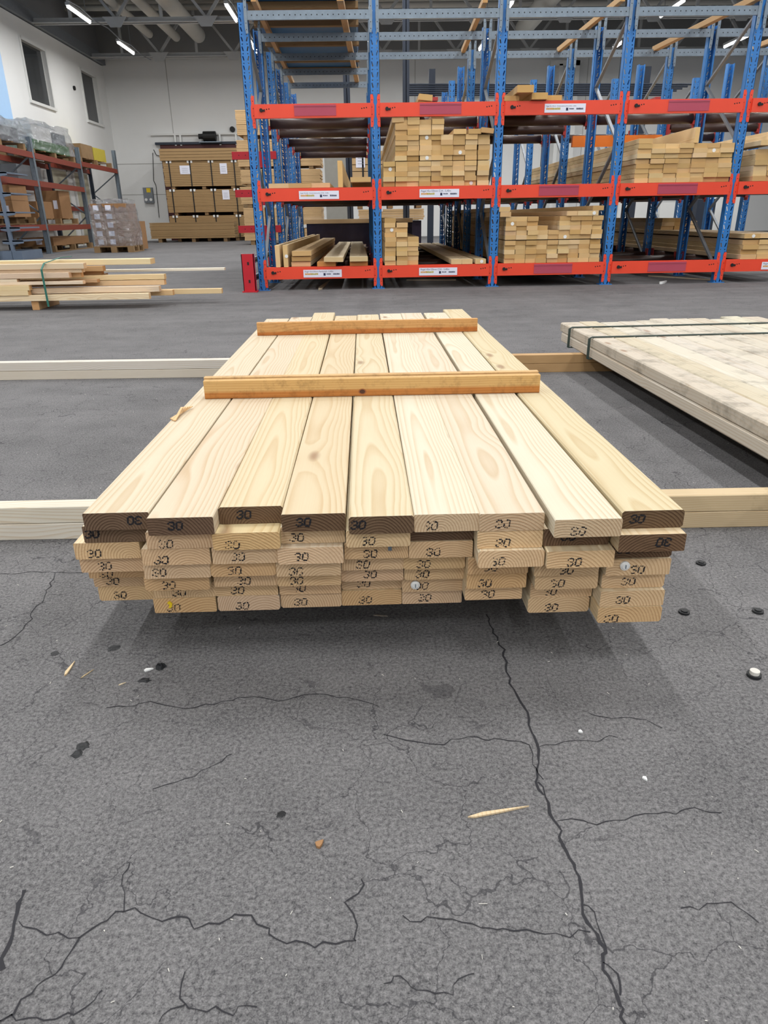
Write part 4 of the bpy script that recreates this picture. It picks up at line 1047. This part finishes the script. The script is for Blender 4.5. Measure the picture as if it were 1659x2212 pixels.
# sliding door, its rail, motor and switch box on the back wall
d = tag(empty('door_1', ((-3.973 + -7.109) / 2, 27.95, 0)), kind='structure')
w2 = (-3.973 - -7.109) / 2
m = MB(); m.box((-w2, -0.06, 0), (w2, 0.0, 3.14)); m.build('door_leaf', M['maroon'], d)
m = MB(); m.box((-w2 - 0.15, -0.12, 3.14), (w2, -0.02, 3.198 + 0.02)); m.build('door_track', M['darksteel'], d)
for u in (-0.32, -0.26, 0.18, 0.36):
    m = MB(); m.box((w2 * u * 2 - 0.03, -0.09, 3.45), (w2 * u * 2 + 0.03, -0.06, 3.111)); m.build('door_bracket', M['white'], d)
m = MB(); m.box((-7.392, 27.88, 3.437), (-3.589, 28.0, 3.494)); tag(m.build('cable_tray', M['frame']), 'white horizontal cable duct above the sliding door', 'cable duct')
e = tag(empty('door_motor', (-5.27, 27.7, 3.206)), 'black door motor above the sliding door', 'motor')
m = MB(); m.tube((-0.25, 0.05, 0.17), (0.18, 0.05, 0.17), 0.16, 16); m.tube((-0.42, 0.05, 0.17), (-0.25, 0.05, 0.17), 0.08, 12); m.build('housing', M['black'], e)
m = MB(); m.box((-0.4, -0.1, -0.03), (0.35, 0.25, 0.0)); m.build('bracket', M['galv'], e)
e = tag(empty('switch_box', (-7.747, 27.85, 1.286)), 'grey electrical switch box with yellow sign on the back wall', 'switch box')
m = MB(); m.box((-0.16, 0, 0), (0.17, 0.15, 0.5)); m.build('body', M['steel'], e)
m = MB(); m.box((-0.03, -0.008, 0.34), (0.11, 0, 0.48)); m.build('warning_sign', M['yellow'], e)
m = MB()
for xx in (-0.08, 0.09): m.tube((xx, -0.03, 0.1), (xx, 0, 0.1), 0.05, 12)
m.build('socket', M['white'], e)
m = MB(); m.path([(-7.408, 27.94, 2.9), (-7.502, 27.94, 2.012), (-7.441, 27.94, 1.861), (-7.475, 27.94, 0.786)], 0.011)
m.path([(-7.36, 27.94, 3.002), (-7.288, 27.94, 2.826), (-7.098, 27.94, 2.779)], 0.012)
tag(m.build('cable', M['black']), 'black cable hanging down the back wall beside the sliding door', 'cable')
m = MB(); m.tube((-4.523, 27.9, 3.603), (-4.523, 28.0, 3.603), 0.09, 14); tag(m.build('wall_sensor', M['black']), 'small black round sensor on the back wall', 'sensor')

m = MB(); m.tube((XL, 24.9, 4.45), (XL + 0.05, 24.9, 4.45), 0.06, 14); tag(m.build('wall_sensor', M['black']), 'small black oval fitting on the left wall between the two windows', 'sensor')
for x, lab in ((-6.68, 'thin grey conduit linking the lamps nearest the left wall'), (-3.05, 'thin grey conduit linking the second row of lamps')):
    m = MB(); m.path([(x + 0.1, y, 5.36 - 0.06 * (i % 2)) for i, y in enumerate(range(14, 27))], 0.014, 8); tag(m.build('conduit', M['steel']), lab, 'conduit')
# flat blue sheet standing in for a daylit window on the left wall
e = tag(empty('window_stand_in', (XL + 0.02, 18.6, 2.8)), 'pale blue sheet standing in for daylit window high on the left wall', 'panel')
m = MB(); m.box((0, -2.6, 0), (0.03, 1.55, 2.2)); m.build('panel_sheet', M['skyblue'], e)
m = MB(); m.box((0, -2.6, -0.10), (0.06, 1.55, 0)); m.build('panel_ledge', M['frame'], e)

# ------------------------------------------------------------------ second pallet rack along the left wall
r2 = tag(empty('pallet_rack', (-7.75, 21.5, 0)), 'grey and rust-red pallet rack along the left wall', 'storage rack')
PST = [(-7.2, 14.2, 2.45), (-7.44, 17.8, 2.45), (-7.74, 21.5, 2.55), (-7.86, 25.0, 2.75)]
for n, (x, y, h) in enumerate(PST):
    for dx in (0, -0.85):
        m = MB(); m.box((-0.05, -0.06, 0), (0.05, -0.055, h)); m.box((-0.05, -0.06, 0), (-0.045, 0.05, h)); m.box((0.045, -0.06, 0), (0.05, 0.05, h)); m.box((-0.08, -0.08, 0), (0.08, 0.08, 0.008))
        m.build('upright', M['galv'] if dx == 0 else M['darksteel'], r2, (x + dx + 7.75, y - 21.5, 0))
    zs = [0.15, 0.85, 1.5, 2.1]
    for q in range(3):
        a, b_ = (0, -0.85) if q % 2 else (-0.85, 0)
        m = MB(); m.bar((x + a + 7.75, y - 21.5, zs[q]), (x + b_ + 7.75, y - 21.5, zs[q + 1]), 0.03, 0.03, 0, (0, 1, 0)); m.build('brace', M['galv'], r2)
for n, levels in ((0, (0.58, 1.5, 2.08)), (1, (0.56, 1.5, 2.08)), (2, (1.05, 2.15))):
    (xa, ya, _), (xb, yb, _) = PST[n], PST[n + 1]
    for z in levels:
        for dx in (0.03, -0.85):
            m = MB(); m.bar((xa + dx + 7.75, ya - 21.5 + 0.06, z), (xb + dx + 7.75, yb - 21.5 - 0.06, z), 0.05, 0.12); m.bar((xa + dx + 0.03 + 7.75, ya - 21.5 + 0.06, z - 0.05), (xb + dx + 0.03 + 7.75, yb - 21.5 - 0.06, z - 0.05), 0.01, 0.025)
            m.build('shelf_beam', plain('rust_red_beam', '#7d3324', 0.55) if 'rust_red_beam' not in D.materials else D.materials['rust_red_beam'], r2)
# loads on and in that rack
def lumpy(name, lo, hi, mat, label, cat, seed=1, amp=0.06, nx=10, ny=8, nz=6):
    rgx = random.Random(seed); bm = bmesh.new()
    bmesh.ops.create_cube(bm, size=1.0); bmesh.ops.subdivide_edges(bm, edges=bm.edges, cuts=7, use_grid_fill=True)
    c = [(a + b_) / 2 for a, b_ in zip(lo, hi)]; s = [b_ - a for a, b_ in zip(lo, hi)]
    for v in bm.verts:
        k = rgx.uniform(-1, 1) * amp
        n_ = v.co.normalized()
        top = max(0, v.co.z) * 2
        v.co = Vector((v.co.x * s[0] * (1 - 0.10 * top * abs(v.co.x) * 2), v.co.y * s[1] * (1 - 0.10 * top * abs(v.co.y) * 2), v.co.z * s[2])) + n_ * (k if v.co.z > -0.45 else 0)
    me = D.meshes.new(name); bm.to_mesh(me); bm.free(); me.materials.append(mat)
    o = put(name, me, None, c); tag(o, label, cat); return o
lumpy('wrapped_load', (-8.45, 15.2, 2.285), (-7.42, 17.65, 2.72), M['foil'], 'clear plastic wrapped load at left end on top of left rack', 'pallet load', 3, 0.04)
carton(-8.36, 15.4, 2.29, -7.52, 17.5, 2.58, 'grey goods under plastic at left end on top of left rack', 'steel')
pallet(-7.93, 16.4, 2.146, 1.0, 2.3, 'pallet under the wrapped load at the left end of left rack')
lumpy('wrapped_load', (-8.55, 18.7, 2.292), (-7.72, 21.25, 2.93), M['foil'], 'clear plastic wrapped load of green sacks on left rack', 'pallet load', 4, 0.05)
carton(-8.47, 18.85, 2.292, -7.80, 21.1, 2.52, 'green printed sacks low under the plastic on left rack', 'green_load', name='sack_stack')
carton(-8.45, 19.0, 2.525, -7.82, 20.1, 2.84, 'pale cartons above the green sacks on left rack', 'frame')
carton(-8.45, 20.15, 2.525, -7.82, 21.0, 2.78, 'grey cartons above the green sacks on left rack', 'steel')
pallet(-8.13, 19.95, 2.146, 0.8, 2.6, 'dark pallet under the green sacks on left rack')
pallet(-8.27, 23.3, 2.216, 0.85, 2.6, 'pallet in the rearmost bay on top of left rack')
carton(-8.6, 22.3, 2.357, -7.9, 23.2, 2.72, 'brown block pack on the rearmost pallet of left rack', 'pallet', name='block_pack')
carton(-8.6, 23.25, 2.357, -7.9, 24.3, 2.70, 'yellow green pack on the rearmost pallet of left rack', 'logo2', name='goods_pack')
pallet(-7.95, 16.6, 0.65, 0.9, 1.9, 'pallet under cartons in lower shelf at left of left rack')
for i, (x0, x1, y, z0, z1, lab) in enumerate(((-8.05, -7.62, 16.2, 0.80, 1.12, 'lower left carton of stack in left rack'), (-7.6, -7.36, 16.2, 0.80, 1.12, 'lower right carton of stack in left rack'),
                                             (-8.05, -7.75, 16.2, 1.125, 1.42, 'upper left carton of stack in left rack'), (-7.73, -7.36, 16.2, 1.125, 1.42, 'upper right carton of stack with white label in left rack'))):
    carton(x0, y, z0, x1, y + 0.8, z1, lab, paper=(0.35, 0.5, 0.14, 0.12))
carton(-8.4, 18.3, 0.77, -7.75, 19.2, 1.15, 'wide open carton in second bay of left rack')
carton(-8.3, 19.6, 0.77, -7.7, 20.3, 1.42, 'tall carton beside the wide one in left rack', paper=(0.8, 0.5, 0.1, 0.2))
pallet(-8.1, 19.3, 0.625, 0.95, 2.3, 'pallet under the open cartons in left rack')
pallet(-8.15, 20.0, 0.0, 1.0, 2.6, 'pallet on the floor under left rack')
carton(-8.6, 18.8, 0.145, -7.72, 21.2, 0.33, 'flat packed boards on the floor pallet under left rack', 'card', paper=(0.6, 0.5, 0.14, 0.12))
carton(-8.6, 18.2, 1.565, -8.0, 19.5, 1.95, 'grey cartons on middle shelf of left rack', 'steel')
# pale doors behind the left rack
for i, (y0, y1) in enumerate(((21.9, 23.0), (23.6, 24.7))):
    d2 = tag(empty('door_%d' % (i + 2), (XL + 0.01, y0, 0)), kind='structure')
    m = MB(); m.box((0, 0, 0), (0.03, y1 - y0, 2.05)); m.build('door_leaf', plain('beige_door_%d' % i, '#b9b5a0', 0.6), d2)
    m = MB(); m.box((0, -0.08, 0), (0.05, 0, 2.12)); m.box((0, y1 - y0, 0), (0.05, y1 - y0 + 0.08, 2.12)); m.box((0, -0.08, 2.05), (0.05, y1 - y0 + 0.08, 2.13)); m.build('door_frame', M['frame'], d2)

# grey display shelf at the left edge
e = tag(empty('display_shelf', (-6.76, 15.4, 0)), 'blue-grey shop shelf seen end-on at left edge', 'shelf unit')
m = MB(); m.box((-0.03, -0.03, 0), (0.03, 0.03, 1.62)); m.build('upright', M['grey_shelf'], e, (-0.22, -0.4, 0))
for z, ln in ((1.50, 0.18), (1.14, 0.18), (0.80, 0.19), (0.52, 0.22), (0.28, 0.24)):
    m = MB(); m.prism([(-0.22, z), (-0.22 + ln, z + 0.03), (-0.22 + ln, z + 0.08), (-0.22, z + 0.10), (-0.22, z - 0.12)], -0.42, -0.40); m.box((-0.22, -0.42, z + 0.06), (-0.22 + ln, 0.5, z + 0.085)); m.build('shelf_board', M['grey_shelf'], e)
    m = MB(); m.prism([(-0.22, z), (-0.22 - ln * 0.7, z + 0.03), (-0.22 - ln * 0.7, z + 0.08), (-0.22, z + 0.10), (-0.22, z - 0.12)], -0.42, -0.40); m.box((-0.22 - ln * 0.7, -0.42, z + 0.06), (-0.22, 0.5, z + 0.085)); m.build('shelf_board', M['grey_shelf'], e)
m = MB(); m.box((-0.5, -0.45, 0), (-0.24, 0.5, 0.17)); m.box((-0.23, -0.45, 0), (-0.04, 0.5, 0.17)); m.build('base', M['grey_shelf'], e)

# stretch-wrapped pallet of cartons on the floor
wx0, wx1, wy = -6.36, -5.48, 17.8
pallet((wx0 + wx1) / 2, wy + 0.42, 0, wx1 - wx0 + 0.05, 0.85, 'dark pallet on the floor under the wrapped cartons')
nw = 3; sw = (wx1 - wx0 - 0.04) / nw
for r in range(5):
    for c in range(nw):
        carton(wx0 + 0.02 + c * sw, wy + 0.03, 0.146 + r * 0.185, wx0 + 0.02 + (c + 1) * sw - 0.008, wy + 0.8, 0.146 + (r + 1) * 0.185 - 0.006,
               'carton, %s row up, %s, on wrapped floor pallet' % (ORD[r + 1], ('left', 'middle', 'right')[c]), group='cartons on the wrapped pallet', paper=(0.5, 0.5, 0.13, 0.11) if c < 2 else None)
lumpy('stretch_wrap', (wx0 - 0.015, wy, 0.14), (wx1 + 0.015, wy + 0.84, 1.16), M['foil'], 'clear stretch wrap around the carton pallet by the left rack', 'wrap', 9, 0.02)
carton(-5.889, 18.9, 0.02, -5.624, 19.6, 0.678, 'tall brown carton just behind the wrapped floor pallet')

# ------------------------------------------------------------------ small litter on the floor
def sliver(name, a, b_, w, h, col, label, mat=None, group=None):
    a, b_ = Vector((a[0], a[1], 0)), Vector((b_[0], b_[1], 0))
    d_ = (b_ - a); L_ = d_.length; n_ = Vector((-d_.y, d_.x, 0)).normalized()
    m = MB(); P = [a, a + d_ * 0.25 + n_ * w * 0.5, a + d_ * 0.6 + n_ * w * 0.3, b_, a + d_ * 0.55 - n_ * w * 0.3, a + d_ * 0.1 - n_ * w * 0.4]
    n = len(P)
    m.add([(p.x, p.y, 0.0005) for p in P] + [(p.x, p.y, h) for p in P], [tuple(range(n))[::-1], tuple(range(n, 2 * n))] + [(i, (i + 1) % n, n + (i + 1) % n, n + i) for i in range(n)])
    o = m.build(name, mat or M['wood']); o.color = lin(col); tag(o, label, 'splinter' if name == 'splinter' else name.replace('_', ' '), group); return o
sliver('splinter', (0.111, 0.641), (0.19, 0.655), 0.006, 0.003, '#dcc9a8', 'long pointed wood splinter on asphalt beside the long crack')
sliver('splinter', (-0.506, 0.958), (-0.504, 0.998), 0.006, 0.003, '#d9c4a0', 'wood splinter on asphalt at left, below stack corner')
sliver('splinter', (-0.477, 0.951), (-0.464, 0.974), 0.002, 0.002, '#cbb894', 'hair thin splinter right of the left splinter')
sliver('splinter', (-0.409, 0.929), (-0.399, 0.936), 0.0025, 0.002, '#d8cbb2', 'tiny pale splinter below the tar spots')
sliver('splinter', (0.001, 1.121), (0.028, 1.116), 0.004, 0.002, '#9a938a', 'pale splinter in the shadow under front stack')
sliver('plastic_scrap', (-0.379, 0.966), (-0.365, 0.971), 0.008, 0.003, '#c9d2d8', 'clear plastic scrap beside the black lump', M['white'])
sliver('leaf', (-0.073, 0.604), (-0.065, 0.613), 0.010, 0.004, '#8d6a44', 'small dry brown leaf on asphalt near frame centre', M['card'])
sliver('chip', (0.35, 0.698), (0.353, 0.691), 0.006, 0.003, '#efe6d2', 'white wood chip right of the long crack', M['white'])
sliver('chip', (0.291, 0.79), (0.296, 0.786), 0.006, 0.003, '#efe6d2', 'small pale chip above the white chip', M['white'])
sliver('paper_scrap', (3.061, 7.501), (3.212, 7.694), 0.05, 0.02, '#ffffff', 'white paper scrap in front of fourth rack bay', M['white'])
for p, lab in (((0.695, 1.293), 'flat dark floor bolt nearest the stack corner at right'), ((0.577, 1.101), 'dark floor bolt below the stack corner at right'), ((0.713, 1.097), 'dark floor bolt at right edge of the picture')):
    m = MB(); m.tube((p[0], p[1], 0), (p[0], p[1], 0.004), 0.010, 16); m.tube((p[0], p[1], 0.004), (p[0], p[1], 0.006), 0.006, 12); tag(m.build('floor_bolt', M['tar']), lab, 'bolt', 'floor bolts')
p = (0.606, 0.906); e = tag(empty('floor_bolt', (p[0], p[1], 0)), 'raised bolt with pale cap near right edge', 'bolt')
m = MB(); m.tube((0, 0, 0), (0, 0, 0.005), 0.011, 16); m.build('washer', M['tar'], e)
m = MB(); m.tube((0, 0, 0.005), (0, 0, 0.011), 0.0075, 14); m.build('cap', M['duct'], e)
def blob(p, r, h, label, seed, sx=1.0):
    rgx = random.Random(seed); m = MB(); n = 14
    ring0 = [(p[0] + sx * r * rgx.uniform(0.6, 1.2) * math.cos(2 * math.pi * i / n), p[1] + r * rgx.uniform(0.6, 1.2) * math.sin(2 * math.pi * i / n)) for i in range(n)]
    vs = [(x, y, 0.0004) for x, y in ring0] + [(p[0] + (x - p[0]) * 0.6, p[1] + (y - p[1]) * 0.6, h * rgx.uniform(0.5, 1.1)) for x, y in ring0]
    m.add(vs, [(i, (i + 1) % n, n + (i + 1) % n, n + i) for i in range(n)] + [tuple(range(n, 2 * n))])
    tag(m.build('tar_lump', M['tar']), label, 'tar lump')
blob((-0.354, 0.975), 0.010, 0.010, 'black lump on asphalt below front stack', 1)
blob((-0.371, 0.941), 0.008, 0.003, 'smeared dark lump just below the black lump', 2, 1.3)
blob((-0.414, 0.791), 0.010, 0.002, 'upper black tar spot at left foreground', 3)
blob((-0.417, 0.776), 0.009, 0.002, 'lower black tar spot at left foreground', 4)
blob((-0.452, 1.036), 0.011, 0.001, 'dark oil spot near the stack shadow, right one', 5)
blob((-0.549, 1.025), 0.008, 0.001, 'dark oil spot near the stack shadow, left one', 6)
blob((-0.12, 0.656), 0.007, 0.001, 'faint dark spot on asphalt above the dry leaf', 7)
for i, (a, b_, lab) in enumerate((((-0.475, 7.459), (-0.413, 8.629), 'pale stick on the floor under the first rack bay'), ((0.486, 8.505), (1.049, 8.386), 'thin pale lath on the floor under the second rack bay'), ((3.316, 8.492), (3.765, 7.814), 'pale lath on the floor under the fourth rack bay'))):
    sliver('stick', a, b_, 0.06 if i == 0 else 0.03, 0.012, '#b8ad98', lab)
# torn fibres on the left edge of the front stack
e = MB(); q = (-0.417, 1.534, 0.286)
for i in range(5):
    a = (q[0] - 0.012 + 0.003 * i, q[1] - 0.045 - 0.004 * i, 0.286); b_ = (q[0] + 0.012 - 0.003 * i, q[1] + 0.05 - 0.01 * i, 0.289 + 0.002 * i)
    e.bar(a, b_, 0.005, 0.002)
o = e.build('splinter', M['wood_orange']); o.color = lin('#dcb98c'); tag(o, 'torn wood splinter lying on left edge of front stack', 'splinter')
# countless crumbs of wood
m = MB(); rgx = random.Random(21)
for i in range(420):
    yy = 0.25 + 3.2 * rgx.random() ** 1.5; xx = rgx.uniform(-0.75, 0.85) * (0.7 + yy * 0.7); a = rgx.uniform(0, math.pi); l = rgx.uniform(0.001, 0.005) * (1 if rgx.random() < 0.9 else 2.2); t_ = rgx.uniform(0.0004, 0.0009)
    m.bar((xx, yy, 0.0009), (xx + l * math.cos(a), yy + l * math.sin(a), 0.0011), t_, 0.0008)
tag(m.build('wood_crumbs', M['duct']), 'tiny pale wood crumbs scattered over the asphalt', 'wood crumbs', kind='stuff')
